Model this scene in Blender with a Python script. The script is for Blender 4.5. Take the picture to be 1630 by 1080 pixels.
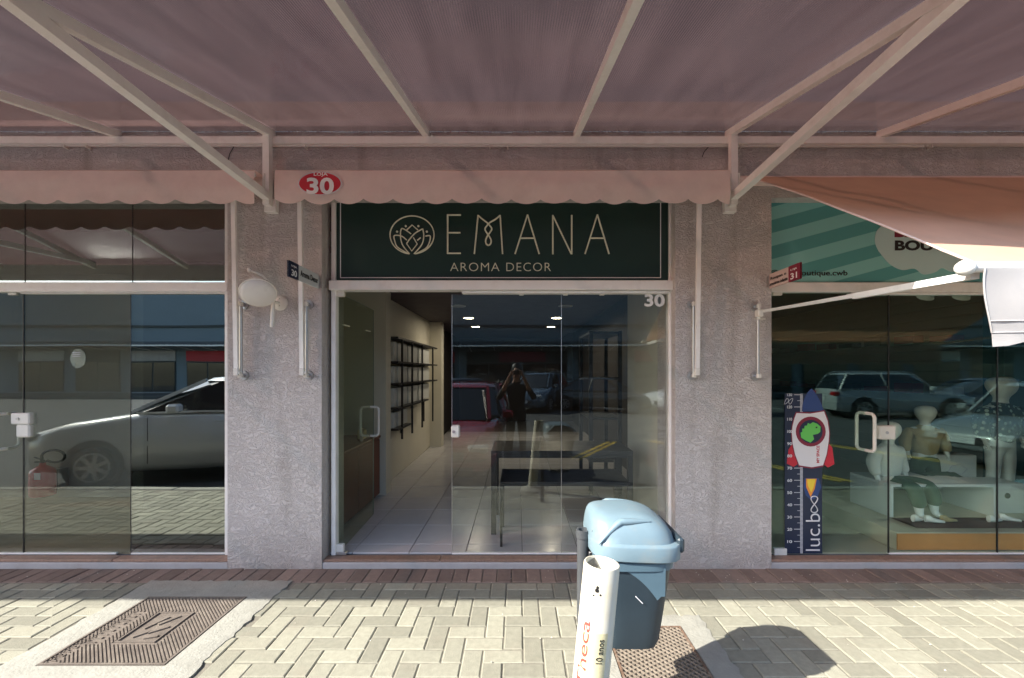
import bpy, bmesh, math, random
from mathutils import Vector, Matrix

random.seed(7)
R = math.radians
scene = bpy.context.scene
for o in list(bpy.data.objects):
    bpy.data.objects.remove(o)
C = scene.collection

# ------------------------------------------------------------------ camera, world, sun, exposure
F = 690.0            # focal length in photograph pixels (photograph 1630 x 1080)
VX, VY = 824.0, 592.0
EYE = 1.5
cam_d = bpy.data.cameras.new('camera')
cam_d.sensor_width = 36.0
cam_d.lens = F / 1630.0 * 36.0
cam_d.shift_x = -(VX - 815.0) / 1630.0
cam_d.shift_y = (VY - 540.0) / 1630.0
cam_d.clip_start = 0.01
cam_d.clip_end = 500.0
cam = bpy.data.objects.new('camera', cam_d)
cam.location = (0, 0, EYE)
cam.rotation_euler = (R(90), 0, 0)
C.objects.link(cam)
scene.camera = cam

SUN = Vector((1.18, 0.575, -1.0)).normalized()      # direction in which sunlight travels
world = bpy.data.worlds.new('World')
scene.world = world
world.use_nodes = True
wn = world.node_tree
bg = wn.nodes['Background']
sky = wn.nodes.new('ShaderNodeTexSky')
sky.sky_type = 'NISHITA'
sky.sun_disc = False
sky.sun_elevation = math.asin(-SUN.z)
sky.sun_rotation = math.atan2(-SUN.x, -SUN.y) % (2 * math.pi)
sky.air_density = 1.0
sky.dust_density = 1.5
wn.links.new(sky.outputs[0], bg.inputs[0])
bg.inputs[1].default_value = 0.11
sun_d = bpy.data.lights.new('sun', 'SUN')
sun_d.energy = 3.0
sun_d.angle = R(0.5)
sun_d.color = (1.0, 0.95, 0.86)
sun = bpy.data.objects.new('sun', sun_d)
sun.rotation_euler = SUN.to_track_quat('-Z', 'Y').to_euler()
sun.location = (-6, -4, 8)
C.objects.link(sun)
vs = scene.view_settings
vs.view_transform = 'Standard'
vs.look = 'None'
vs.gamma = 1.0
vs.exposure = 2.0
vs.use_curve_mapping = False
scene.cycles.max_bounces = 10
scene.cycles.transparent_max_bounces = 24
scene.cycles.diffuse_bounces = 5
scene.cycles.glossy_bounces = 4
scene.cycles.sample_clamp_indirect = 6.0
scene.cycles.caustics_reflective = False
scene.cycles.caustics_refractive = False
scene.cycles.use_denoising = True

# ------------------------------------------------------------------ helpers
def W(px, py, Y):
    """a pixel of the photograph at distance Y -> world point"""
    return Vector(((px - VX) * Y / F, Y, EYE - (py - VY) * Y / F))
def X_(px, Y): return (px - VX) * Y / F
def Z_(py, Y): return EYE - (py - VY) * Y / F

class MB:
    def __init__(s):
        s.v = []; s.f = []; s.m = []
    def add(s, vs_, fs, mi=0):
        n = len(s.v)
        s.v += [tuple(v) for v in vs_]
        for f in fs:
            s.f.append([i + n for i in f]); s.m.append(mi)
        return s
    def box(s, a, b, mi=0, bev=0.0, rot=None, piv=None):
        x0, x1 = sorted((a[0], b[0])); y0, y1 = sorted((a[1], b[1])); z0, z1 = sorted((a[2], b[2]))
        if bev <= 0:
            vs_ = [(x0,y0,z0),(x1,y0,z0),(x1,y1,z0),(x0,y1,z0),(x0,y0,z1),(x1,y0,z1),(x1,y1,z1),(x0,y1,z1)]
            fs = [(3,2,1,0),(4,5,6,7),(0,1,5,4),(1,2,6,5),(2,3,7,6),(3,0,4,7)]
        else:
            c = min(bev, (x1-x0)*.45, (y1-y0)*.45, (z1-z0)*.45)
            vs_ = []; idx = {}
            for ix in (0,1):
                for iy in (0,1):
                    for iz in (0,1):
                        X = (x0,x1)[ix]; Y = (y0,y1)[iy]; Z = (z0,z1)[iz]
                        dx = c if ix==0 else -c; dy = c if iy==0 else -c; dz = c if iz==0 else -c
                        idx[(ix,iy,iz,0)] = len(vs_); vs_.append((X, Y+dy, Z+dz))
                        idx[(ix,iy,iz,1)] = len(vs_); vs_.append((X+dx, Y, Z+dz))
                        idx[(ix,iy,iz,2)] = len(vs_); vs_.append((X+dx, Y+dy, Z))
            fs = []
            cen = Vector(((x0+x1)/2,(y0+y1)/2,(z0+z1)/2))
            def q(l):
                p = [Vector(vs_[i]) for i in l]
                n = (p[1]-p[0]).cross(p[2]-p[0])
                m = sum(p, Vector())/len(p)
                if n.dot(m-cen) < 0: l = l[::-1]
                fs.append(tuple(l))
            for k in (0,1):
                q([idx[(k,0,0,0)],idx[(k,1,0,0)],idx[(k,1,1,0)],idx[(k,0,1,0)]])
                q([idx[(0,k,0,1)],idx[(1,k,0,1)],idx[(1,k,1,1)],idx[(0,k,1,1)]])
                q([idx[(0,0,k,2)],idx[(1,0,k,2)],idx[(1,1,k,2)],idx[(0,1,k,2)]])
            for i in (0,1):
                for j in (0,1):
                    q([idx[(i,j,0,0)],idx[(i,j,1,0)],idx[(i,j,1,1)],idx[(i,j,0,1)]])
                    q([idx[(i,0,j,0)],idx[(i,1,j,0)],idx[(i,1,j,2)],idx[(i,0,j,2)]])
                    q([idx[(0,i,j,1)],idx[(1,i,j,1)],idx[(1,i,j,2)],idx[(0,i,j,2)]])
            for i in (0,1):
                for j in (0,1):
                    for k in (0,1):
                        q([idx[(i,j,k,0)],idx[(i,j,k,1)],idx[(i,j,k,2)]])
        if rot is not None:
            pv = Vector(piv if piv else ((x0+x1)/2,(y0+y1)/2,(z0+z1)/2))
            vs_ = [rot @ (Vector(v)-pv) + pv for v in vs_]
        return s.add(vs_, fs, mi)
    def bar(s, p, q, w, h, mi=0, up=Vector((0,0,1))):
        """rectangular section bar from p to q, width w across, height h along up"""
        p = Vector(p); q = Vector(q); d = (q-p).normalized()
        a = d.cross(up)
        if a.length < 1e-4: a = d.cross(Vector((1,0,0)))
        a.normalize(); u = a.cross(d).normalized()
        vs_ = []
        for e in (p, q):
            for sx, sz in ((-1,-1),(1,-1),(1,1),(-1,1)):
                vs_.append(e + a*sx*w/2 + u*sz*h/2)
        return s.add(vs_, [(0,1,2,3),(7,6,5,4),(0,4,5,1),(1,5,6,2),(2,6,7,3),(3,7,4,0)], mi)
    def tube(s, pts, r, n=10, mi=0, caps=True, closed=False):
        pts = [Vector(p) for p in pts]; k = len(pts)
        rs = r if isinstance(r, (list, tuple)) else [r]*k
        rings = []; prev = None
        for i in range(k):
            if closed: t = pts[(i+1)%k]-pts[i-1]
            elif i == 0: t = pts[1]-pts[0]
            elif i == k-1: t = pts[-1]-pts[-2]
            else: t = (pts[i+1]-pts[i]).normalized()+(pts[i]-pts[i-1]).normalized()
            t.normalize()
            if prev is None:
                a = t.cross(Vector((0,0,1)))
                if a.length < .05: a = t.cross(Vector((0,1,0)))
            else:
                a = prev - t*prev.dot(t)
            a.normalize(); prev = a; b = t.cross(a)
            rings.append([pts[i] + (a*math.cos(2*math.pi*j/n)+b*math.sin(2*math.pi*j/n))*rs[i] for j in range(n)])
        return s.loft(rings, mi, caps and not closed, closed)
    def loft(s, rings, mi=0, caps=True, closed=False):
        n = len(rings[0]); vs_ = [v for r_ in rings for v in r_]; fs = []
        k = len(rings)
        for i in range(k if closed else k-1):
            a = i*n; b = ((i+1) % k)*n
            for j in range(n):
                j2 = (j+1) % n
                fs.append((a+j, a+j2, b+j2, b+j))
        if caps:
            fs.append(tuple(range(n))[::-1]); fs.append(tuple((k-1)*n+j for j in range(n)))
        return s.add(vs_, fs, mi)
    def cyl(s, p, q, r, n=16, mi=0, r2=None):
        return s.tube([p, q], [r, r if r2 is None else r2], n, mi)
    def lathe(s, prof, n=24, mi=0, mat=None, caps=True):
        rings = []
        for r_, z in prof:
            ring = [Vector((r_*math.cos(2*math.pi*j/n), r_*math.sin(2*math.pi*j/n), z)) for j in range(n)]
            if mat is not None: ring = [mat @ v for v in ring]
            rings.append(ring)
        return s.loft(rings, mi, caps)
    def grid(s, P, mi=0):
        h = len(P); w = len(P[0]); vs_ = [p for row in P for p in row]
        fs = [(i*w+j, i*w+j+1, (i+1)*w+j+1, (i+1)*w+j) for i in range(h-1) for j in range(w-1)]
        return s.add(vs_, fs, mi)
    def prism(s, pts, t, axis='y', off=0.0, mi=0):
        """polygon in (x,z) extruded along y from off to off+t"""
        n = len(pts)
        a = [(p[0], off, p[1]) for p in pts]; b = [(p[0], off+t, p[1]) for p in pts]
        fs = [tuple(range(n)), tuple(range(2*n-1, n-1, -1))]
        for i in range(n):
            j = (i+1) % n
            fs.append((i, i+n, j+n, j))
        return s.add(a+b, fs, mi)
    def build(s, name, mats, parent=None, smooth=0, loc=None, fix=True):
        me = bpy.data.meshes.new(name)
        me.from_pydata([tuple(v) for v in s.v], [], s.f)
        if not isinstance(mats, (list, tuple)): mats = [mats]
        for m in mats: me.materials.append(m)
        for p, mi in zip(me.polygons, s.m): p.material_index = mi
        if fix:
            bm = bmesh.new(); bm.from_mesh(me)
            bmesh.ops.recalc_face_normals(bm, faces=bm.faces)
            bm.to_mesh(me); bm.free()
        if smooth:
            for p in me.polygons: p.use_smooth = True
            me.set_sharp_from_angle(angle=R(smooth))
        return link(name, me, parent, loc)

def link(name, me, parent=None, loc=None):
    o = bpy.data.objects.new(name, me)
    C.objects.link(o)
    if loc is not None: o.location = loc
    if parent is not None:
        o.parent = parent
        if parent.type == 'EMPTY' or True:
            o.matrix_parent_inverse = Matrix.Translation(-Vector(parent.location)) if parent.parent is None and tuple(parent.rotation_euler) == (0,0,0) else Matrix.Identity(4)
    return o
def thing(name, label, cat, loc=(0,0,0), group=None):
    o = bpy.data.objects.new(name, None)
    o.empty_display_size = .1
    C.objects.link(o); o.location = loc
    return tag(o, label, cat, group)
def tag(o, label, cat, group=None):
    o['label'] = label; o['category'] = cat
    if group: o['group'] = group
    return o
def struct(o):
    o['kind'] = 'structure'; return o
def stuff(o):
    o['kind'] = 'stuff'; return o
def dup(root, delta, label, group=None):
    """copy a thing, its parts and its sub-parts"""
    r = root.copy(); C.objects.link(r)
    r.location = Vector(root.location) + Vector(delta); r['label'] = label
    if group: r['group'] = group
    for ch in root.children:
        c = ch.copy(); C.objects.link(c); c.parent = r
        for g in ch.children:
            d = g.copy(); C.objects.link(d); d.parent = c
    return r

# ------------------------------------------------------------------ materials
def mat(name, col, rough=.6, metal=0.0, var=0.0, vscale=6.0, bump=0.0, bscale=60.0, bdist=.004, spec=.5,
        coat=0.0, objvar=0.0, emit=None, estr=1.0, dirt=None, dscale=1.3, damt=.5, island=False, trans=0.0):
    m = bpy.data.materials.new(name); m.use_nodes = True
    nt = m.node_tree; N = nt.nodes; L = nt.links
    b = N['Principled BSDF']
    b.inputs['Roughness'].default_value = rough
    b.inputs['Metallic'].default_value = metal
    b.inputs['Specular IOR Level'].default_value = spec
    b.inputs['Coat Weight'].default_value = coat
    b.inputs['Coat Roughness'].default_value = .05
    geo = N.new('ShaderNodeNewGeometry')
    cur = None
    rgb = N.new('ShaderNodeRGB'); rgb.outputs[0].default_value = (*col, 1); cur = rgb.outputs[0]
    if var > 0:
        nz = N.new('ShaderNodeTexNoise'); nz.inputs['Scale'].default_value = vscale
        nz.inputs['Detail'].default_value = 8; nz.inputs['Roughness'].default_value = .65
        L.new(geo.outputs['Position'], nz.inputs['Vector'])
        mr = N.new('ShaderNodeMapRange'); mr.inputs['From Min'].default_value = .25; mr.inputs['From Max'].default_value = .75
        mr.inputs['To Min'].default_value = 1-var; mr.inputs['To Max'].default_value = 1+var
        L.new(nz.outputs['Fac'], mr.inputs['Value'])
        vm = N.new('ShaderNodeVectorMath'); vm.operation = 'SCALE'
        L.new(cur, vm.inputs[0]); L.new(mr.outputs[0], vm.inputs['Scale']); cur = vm.outputs[0]
        mr2 = N.new('ShaderNodeMapRange'); mr2.inputs['To Min'].default_value = max(.02, rough-.12); mr2.inputs['To Max'].default_value = min(1, rough+.12)
        L.new(nz.outputs['Fac'], mr2.inputs['Value']); L.new(mr2.outputs[0], b.inputs['Roughness'])
    if objvar > 0:
        if island: src = geo.outputs['Random Per Island']
        else:
            oi = N.new('ShaderNodeObjectInfo'); src = oi.outputs['Random']
        mr = N.new('ShaderNodeMapRange'); mr.inputs['To Min'].default_value = 1-objvar; mr.inputs['To Max'].default_value = 1+objvar
        L.new(src, mr.inputs['Value'])
        vm = N.new('ShaderNodeVectorMath'); vm.operation = 'SCALE'
        L.new(cur, vm.inputs[0]); L.new(mr.outputs[0], vm.inputs['Scale']); cur = vm.outputs[0]
    if dirt is not None:
        nz = N.new('ShaderNodeTexNoise'); nz.inputs['Scale'].default_value = dscale; nz.inputs['Detail'].default_value = 10
        nz.inputs['Roughness'].default_value = .7
        L.new(geo.outputs['Position'], nz.inputs['Vector'])
        mr = N.new('ShaderNodeMapRange'); mr.inputs['From Min'].default_value = .52; mr.inputs['From Max'].default_value = .72
        mr.inputs['To Max'].default_value = damt
        L.new(nz.outputs['Fac'], mr.inputs['Value'])
        mx = N.new('ShaderNodeMix'); mx.data_type = 'RGBA'
        L.new(mr.outputs[0], mx.inputs['Factor']); L.new(cur, mx.inputs['A']); mx.inputs['B'].default_value = (*dirt, 1)
        cur = mx.outputs['Result']
    L.new(cur, b.inputs['Base Color'])
    if bump > 0:
        nz = N.new('ShaderNodeTexNoise'); nz.inputs['Scale'].default_value = bscale; nz.inputs['Detail'].default_value = 6
        L.new(geo.outputs['Position'], nz.inputs['Vector'])
        bp = N.new('ShaderNodeBump'); bp.inputs['Strength'].default_value = bump; bp.inputs['Distance'].default_value = bdist
        L.new(nz.outputs['Fac'], bp.inputs['Height']); L.new(bp.outputs[0], b.inputs['Normal'])
    if emit:
        b.inputs['Emission Color'].default_value = (*emit, 1); b.inputs['Emission Strength'].default_value = estr
    if trans > 0:
        tr = N.new('ShaderNodeBsdfTranslucent'); L.new(cur, tr.inputs['Color'])
        mx = N.new('ShaderNodeMixShader'); mx.inputs[0].default_value = trans
        L.new(b.outputs[0], mx.inputs[1]); L.new(tr.outputs[0], mx.inputs[2])
        L.new(mx.outputs[0], N['Material Output'].inputs['Surface'])
    m.diffuse_color = (*col, 1)
    return m

def fresnel(N, L, geo, ior):
    fr = N.new('ShaderNodeFresnel')
    mr = N.new('ShaderNodeMapRange'); mr.inputs['To Min'].default_value = ior; mr.inputs['To Max'].default_value = 1/ior
    L.new(geo.outputs['Backfacing'], mr.inputs['Value']); L.new(mr.outputs[0], fr.inputs['IOR'])
    return fr
def glass_mat(name, tint, refl, rough=0.0, ior=1.5, haze=0.0, gcol=(.93, 1.0, .97)):
    m = bpy.data.materials.new(name); m.use_nodes = True
    nt = m.node_tree; N = nt.nodes; L = nt.links
    N.remove(N['Principled BSDF'])
    tp = N.new('ShaderNodeBsdfTransparent'); tp.inputs[0].default_value = (*tint, 1)
    gl = N.new('ShaderNodeBsdfGlossy'); gl.inputs['Roughness'].default_value = rough
    gl.inputs['Color'].default_value = (*gcol, 1)
    geo = N.new('ShaderNodeNewGeometry')
    fr = fresnel(N, L, geo, ior)
    nz = N.new('ShaderNodeTexNoise'); nz.inputs['Scale'].default_value = 1.1; nz.inputs['Detail'].default_value = 1
    L.new(geo.outputs['Position'], nz.inputs['Vector'])
    bp = N.new('ShaderNodeBump'); bp.inputs['Strength'].default_value = .12; bp.inputs['Distance'].default_value = .012
    L.new(nz.outputs['Fac'], bp.inputs['Height']); L.new(bp.outputs[0], gl.inputs['Normal'])
    ad = N.new('ShaderNodeMath'); ad.operation = 'ADD'; ad.use_clamp = True
    L.new(fr.outputs[0], ad.inputs[0]); ad.inputs[1].default_value = refl
    mx = N.new('ShaderNodeMixShader')
    L.new(ad.outputs[0], mx.inputs[0]); L.new(tp.outputs[0], mx.inputs[1]); L.new(gl.outputs[0], mx.inputs[2])
    out = mx.outputs[0]
    if haze > 0:
        df = N.new('ShaderNodeBsdfDiffuse'); df.inputs[0].default_value = (.6, .62, .58, 1)
        m2 = N.new('ShaderNodeMixShader'); m2.inputs[0].default_value = haze
        L.new(out, m2.inputs[1]); L.new(df.outputs[0], m2.inputs[2]); out = m2.outputs[0]
    L.new(out, N['Material Output'].inputs['Surface'])
    return m

def stucco_mat(name, col):
    m = mat(name, col, .85, var=.10, vscale=3.5)
    nt = m.node_tree; N = nt.nodes; L = nt.links
    b = N['Principled BSDF']; geo = [n for n in N if n.type == 'NEW_GEOMETRY'][0]
    mp = N.new('ShaderNodeVectorMath'); mp.operation = 'MULTIPLY'; mp.inputs[1].default_value = (.75, .75, 1.15)
    L.new(geo.outputs['Position'], mp.inputs[0])
    nz = N.new('ShaderNodeTexNoise'); nz.inputs['Scale'].default_value = 26; nz.inputs['Detail'].default_value = 3
    nz.inputs['Distortion'].default_value = 1.6
    L.new(mp.outputs[0], nz.inputs['Vector'])
    s1 = N.new('ShaderNodeMath'); s1.operation = 'SUBTRACT'; s1.inputs[1].default_value = .5; L.new(nz.outputs['Fac'], s1.inputs[0])
    ab = N.new('ShaderNodeMath'); ab.operation = 'ABSOLUTE'; L.new(s1.outputs[0], ab.inputs[0])
    mr = N.new('ShaderNodeMapRange'); mr.interpolation_type = 'SMOOTHSTEP'
    mr.inputs['From Min'].default_value = 0; mr.inputs['From Max'].default_value = .11
    L.new(ab.outputs[0], mr.inputs['Value'])
    fine = N.new('ShaderNodeTexNoise'); fine.inputs['Scale'].default_value = 130; fine.inputs['Detail'].default_value = 4
    L.new(geo.outputs['Position'], fine.inputs['Vector'])
    ma = N.new('ShaderNodeMath'); ma.operation = 'MULTIPLY_ADD'; ma.inputs[1].default_value = .35
    L.new(fine.outputs['Fac'], ma.inputs[0]); L.new(mr.outputs[0], ma.inputs[2])
    bp = N.new('ShaderNodeBump'); bp.inputs['Strength'].default_value = .8; bp.inputs['Distance'].default_value = .006
    L.new(ma.outputs[0], bp.inputs['Height']); L.new(bp.outputs[0], b.inputs['Normal'])
    # grooves of the stucco are slightly darker
    src = b.inputs['Base Color'].links[0].from_socket
    mx = N.new('ShaderNodeMix'); mx.data_type = 'RGBA'; mx.blend_type = 'MIX'
    m3 = N.new('ShaderNodeMapRange'); m3.inputs['To Min'].default_value = .12; m3.inputs['To Max'].default_value = 0
    L.new(mr.outputs[0], m3.inputs['Value'])
    L.new(m3.outputs[0], mx.inputs['Factor']); L.new(src, mx.inputs['A']); mx.inputs['B'].default_value = (col[0]*.55, col[1]*.52, col[2]*.52, 1)
    # splash dirt that fades upwards from the ground, and run-off streaks
    sp = N.new('ShaderNodeSeparateXYZ'); L.new(geo.outputs['Position'], sp.inputs[0])
    gz = N.new('ShaderNodeMapRange'); gz.inputs['From Min'].default_value = 0; gz.inputs['From Max'].default_value = .35
    gz.inputs['To Min'].default_value = 1; gz.inputs['To Max'].default_value = 0; L.new(sp.outputs[2], gz.inputs['Value'])
    n1 = N.new('ShaderNodeTexNoise'); n1.inputs['Scale'].default_value = 7; n1.inputs['Detail'].default_value = 8; L.new(geo.outputs['Position'], n1.inputs['Vector'])
    p1 = N.new('ShaderNodeMath'); p1.operation = 'MULTIPLY'; L.new(gz.outputs[0], p1.inputs[0]); L.new(n1.outputs['Fac'], p1.inputs[1])
    st = N.new('ShaderNodeVectorMath'); st.operation = 'MULTIPLY'; st.inputs[1].default_value = (9, 9, .7); L.new(geo.outputs['Position'], st.inputs[0])
    n2 = N.new('ShaderNodeTexNoise'); n2.inputs['Scale'].default_value = 1.0; n2.inputs['Detail'].default_value = 6; L.new(st.outputs[0], n2.inputs['Vector'])
    m4 = N.new('ShaderNodeMapRange'); m4.inputs['From Min'].default_value = .52; m4.inputs['From Max'].default_value = .75; m4.inputs['To Max'].default_value = .55
    L.new(n2.outputs['Fac'], m4.inputs['Value'])
    ad = N.new('ShaderNodeMath'); ad.operation = 'MAXIMUM'; L.new(p1.outputs[0], ad.inputs[0]); L.new(m4.outputs[0], ad.inputs[1])
    m5 = N.new('ShaderNodeMix'); m5.data_type = 'RGBA'; L.new(ad.outputs[0], m5.inputs['Factor']); L.new(mx.outputs['Result'], m5.inputs['A'])
    m5.inputs['B'].default_value = (col[0]*.55, col[1]*.52, col[2]*.48, 1)
    L.new(m5.outputs['Result'], b.inputs['Base Color'])
    return m

def canopy_mat():
    m = bpy.data.materials.new('brown_polycarbonate'); m.use_nodes = True
    nt = m.node_tree; N = nt.nodes; L = nt.links
    N.remove(N['Principled BSDF'])
    geo = N.new('ShaderNodeNewGeometry')
    sep = N.new('ShaderNodeSeparateXYZ'); L.new(geo.outputs['Position'], sep.inputs[0])
    mu = N.new('ShaderNodeMath'); mu.operation = 'MULTIPLY'; mu.inputs[1].default_value = 2*math.pi/.011; L.new(sep.outputs[0], mu.inputs[0])
    si = N.new('ShaderNodeMath'); si.operation = 'SINE'; L.new(mu.outputs[0], si.inputs[0])
    # long streaks of dirt run down the flutes
    vm = N.new('ShaderNodeVectorMath'); vm.operation = 'MULTIPLY'; vm.inputs[1].default_value = (6, .7, .7); L.new(geo.outputs['Position'], vm.inputs[0])
    nz = N.new('ShaderNodeTexNoise'); nz.inputs['Scale'].default_value = 1.6; nz.inputs['Detail'].default_value = 7; L.new(vm.outputs[0], nz.inputs['Vector'])
    mr = N.new('ShaderNodeMapRange'); mr.inputs['From Min'].default_value = .3; mr.inputs['From Max'].default_value = .75
    mr.inputs['To Min'].default_value = .75; mr.inputs['To Max'].default_value = 1.25; L.new(nz.outputs['Fac'], mr.inputs['Value'])
    ml = N.new('ShaderNodeMapRange'); ml.inputs['From Min'].default_value = -1; ml.inputs['To Min'].default_value = .86; ml.inputs['To Max'].default_value = 1.1
    L.new(si.outputs[0], ml.inputs['Value'])
    mm = N.new('ShaderNodeMath'); mm.operation = 'MULTIPLY'; L.new(mr.outputs[0], mm.inputs[0]); L.new(ml.outputs[0], mm.inputs[1])
    def tinted(c):
        v = N.new('ShaderNodeVectorMath'); v.operation = 'SCALE'; v.inputs[0].default_value = c; L.new(mm.outputs[0], v.inputs['Scale']); return v.outputs[0]
    tl = N.new('ShaderNodeBsdfTranslucent'); L.new(tinted(CAN_TL), tl.inputs[0])
    df = N.new('ShaderNodeBsdfDiffuse'); L.new(tinted((.062, .043, .043)), df.inputs[0])
    tp = N.new('ShaderNodeBsdfTransparent'); tp.inputs[0].default_value = (*CAN_TP, 1)
    gl = N.new('ShaderNodeBsdfGlossy'); gl.inputs['Roughness'].default_value = .10; gl.inputs['Color'].default_value = (.9, .85, .85, 1)
    bp = N.new('ShaderNodeBump'); bp.inputs['Strength'].default_value = .25; bp.inputs['Distance'].default_value = .002
    L.new(si.outputs[0], bp.inputs['Height']); L.new(bp.outputs[0], gl.inputs['Normal'])
    a = N.new('ShaderNodeMixShader'); a.inputs[0].default_value = .45; L.new(tl.outputs[0], a.inputs[1]); L.new(df.outputs[0], a.inputs[2])
    c = N.new('ShaderNodeMixShader'); c.inputs[0].default_value = CAN_MIX; L.new(a.outputs[0], c.inputs[1]); L.new(tp.outputs[0], c.inputs[2])
    fr = fresnel(N, L, geo, 1.5)
    d = N.new('ShaderNodeMixShader'); L.new(fr.outputs[0], d.inputs[0]); L.new(c.outputs[0], d.inputs[1]); L.new(gl.outputs[0], d.inputs[2])
    L.new(d.outputs[0], N['Material Output'].inputs['Surface'])
    return m
CAN_TL = (.060, .040, .038); CAN_TP = (.25, .14, .12); CAN_MIX = .16

M = {}
M['stucco'] = stucco_mat('grey_stucco', (.61, .575, .555))
M['plain_wall'] = mat('painted_plaster', (.52, .50, .44), .8, var=.06, vscale=2, bump=.15, bscale=90)
M['beige_wall'] = mat('beige_plaster', (.66, .63, .52), .75, var=.05, vscale=2, bump=.1, bscale=90)
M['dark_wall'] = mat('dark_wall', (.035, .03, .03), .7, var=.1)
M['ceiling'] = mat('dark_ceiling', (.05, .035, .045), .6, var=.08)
M['white_paint'] = mat('white_painted_steel', (.90, .885, .84), .38, var=.05, vscale=14, bump=.08, bscale=40, dirt=(.5,.44,.36), dscale=5, damt=.28)
M['white_frame'] = mat('white_aluminium', (.90, .89, .86), .35, var=.03, vscale=9, dirt=(.45,.42,.38), dscale=6, damt=.25)
M['white_plastic'] = mat('white_plastic', (.78, .76, .70), .35, var=.04, vscale=15)
M['alum'] = mat('bare_aluminium', (.5, .5, .5), .35, metal=.8, var=.12, vscale=25)
M['chrome'] = mat('polished_steel', (.72, .72, .72), .14, metal=1.0, var=.05)
M['black_metal'] = mat('black_metal', (.018, .018, .02), .4, var=.1)
M['paver'] = mat('cream_paver', (.27, .262, .205), .88, var=.16, vscale=30, bump=.55, bscale=150, bdist=.004, objvar=.20, dirt=(.25,.22,.17), dscale=4, damt=.45)
M['paver_field'] = mat('cream_paver_field', (.27, .262, .205), .88, var=.16, vscale=30, bump=.55, bscale=150, bdist=.004, objvar=.20, island=True, dirt=(.25,.22,.17), dscale=4, damt=.45)
M['red_shade_paver'] = mat('worn_red_shade_paver', (.215, .16, .132), .88, var=.22, vscale=24, bump=.6, bscale=120, objvar=.22, dirt=(.12,.09,.08), dscale=6, damt=.5)
M['joint'] = mat('sand_joint', (.19, .175, .14), .95, var=.25, vscale=60, bump=.5, bscale=200)
M['concrete'] = mat('pale_concrete', (.32, .315, .275), .9, var=.14, vscale=11, bump=.6, bscale=70, bdist=.006, dirt=(.22,.21,.17), dscale=4, damt=.55)
M['step'] = mat('painted_step', (.40, .40, .41), .8, var=.12, vscale=14, bump=.35, bscale=60, dirt=(.2,.17,.15), dscale=7, damt=.5)
M['granite'] = mat('brown_granite', (.27, .175, .13), .5, var=.30, vscale=40, bump=.2, bscale=120, dirt=(.10,.075,.06), dscale=9, damt=.6, objvar=.15)
M['asphalt'] = mat('asphalt', (.095, .097, .095), .95, spec=.15, var=.18, vscale=3, bump=.6, bscale=180)
M['yellow_line'] = mat('yellow_road_paint', (.62, .42, .07), .7, var=.2, vscale=12)
M['white_line'] = mat('white_road_paint', (.6, .6, .57), .7, var=.2, vscale=12)
M['tile'] = mat('floor_tile', (.52, .51, .52), .22, var=.05, vscale=5, objvar=.05)
M['grout'] = mat('tile_grout', (.12, .12, .12), .9)
M['tan_floor'] = mat('tan_floor', (.34, .28, .19), .4, var=.08, vscale=3)
M['fabric'] = mat('awning_fabric', (.93, .80, .745), .85, var=.05, vscale=9, bump=.12, bscale=200, trans=.32, dirt=(.62,.5,.44), dscale=3, damt=.25)
M['fabric_ext'] = mat('sunny_awning_fabric', (.80, .57, .44), .85, var=.06, vscale=5, bump=.1, bscale=200, trans=.5)  # same awning cloth, orange put into the colour for sunlight passing through
M['fabric_flap'] = mat('sunlit_awning_flap', (.60, .58, .57), .85, var=.04, vscale=9, bump=.12, bscale=200, trans=.25, dirt=(.7,.66,.62), dscale=3, damt=.2)  # same awning cloth, colour paled to imitate direct sun on the flap
M['green_sign'] = mat('green_sign_panel', (.012, .040, .032), .35, var=.05, vscale=3)
M['cream_letter'] = mat('cream_lettering', (.80, .80, .62), .5)
M['white_letter'] = mat('white_lettering', (.90, .90, .88), .5)
M['black'] = mat('black_print', (.012, .012, .012), .5)
M['red'] = mat('red_print', (.55, .02, .04), .45)
M['maroon'] = mat('maroon_print', (.22, .015, .04), .5)
M['navy'] = mat('navy_print', (.012, .022, .055), .45)
M['rocket_blue'] = mat('blue_print', (.025, .06, .20), .45)
M['dino'] = mat('green_print', (.13, .55, .10), .5)
M['orange'] = mat('orange_print', (.80, .30, .04), .5)
M['yellow'] = mat('yellow_print', (.85, .62, .05), .5)
M['chart_grey'] = mat('chart_grey', (.55, .56, .60), .5)
M['chart_white'] = mat('chart_white', (.72, .72, .74), .5)
M['lid_blue'] = mat('light_blue_plastic', (.165, .24, .28), .42, var=.07, vscale=8, bump=.08, bscale=80, dirt=(.24,.25,.23), dscale=9, damt=.55)
M['bin_navy'] = mat('dark_slate_plastic', (.026, .041, .053), .42, var=.12, vscale=9, bump=.05, bscale=80)
M['bin_mid'] = mat('slate_blue_plastic', (.09, .15, .19), .42, var=.06, vscale=9)
M['grey_pipe'] = mat('dark_grey_pipe', (.06, .065, .07), .45, var=.12, vscale=20)
M['pvc'] = mat('aged_white_pvc', (.62, .59, .48), .45, var=.05, vscale=10, bump=.05, bscale=40, dirt=(.55,.45,.25), dscale=6, damt=.55)
M['label_yellow'] = mat('faded_label', (.72, .64, .38), .6, var=.12, vscale=20)
M['cast_iron'] = mat('cast_iron', (.19, .16, .135), .6, metal=.25, var=.3, vscale=14, bump=.4, bscale=120, dirt=(.30,.27,.22), dscale=5, damt=.6)
M['rust_iron'] = mat('rusty_iron', (.20, .13, .09), .7, metal=.2, var=.3, vscale=30, bump=.4, bscale=120, dirt=(.45,.40,.33), dscale=14, damt=.7)
M['ext_red'] = mat('extinguisher_red', (.6, .006, .01), .3, coat=.4)
M['wood'] = mat('brown_wood', (.16, .045, .018), .45, var=.25, vscale=4)
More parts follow.
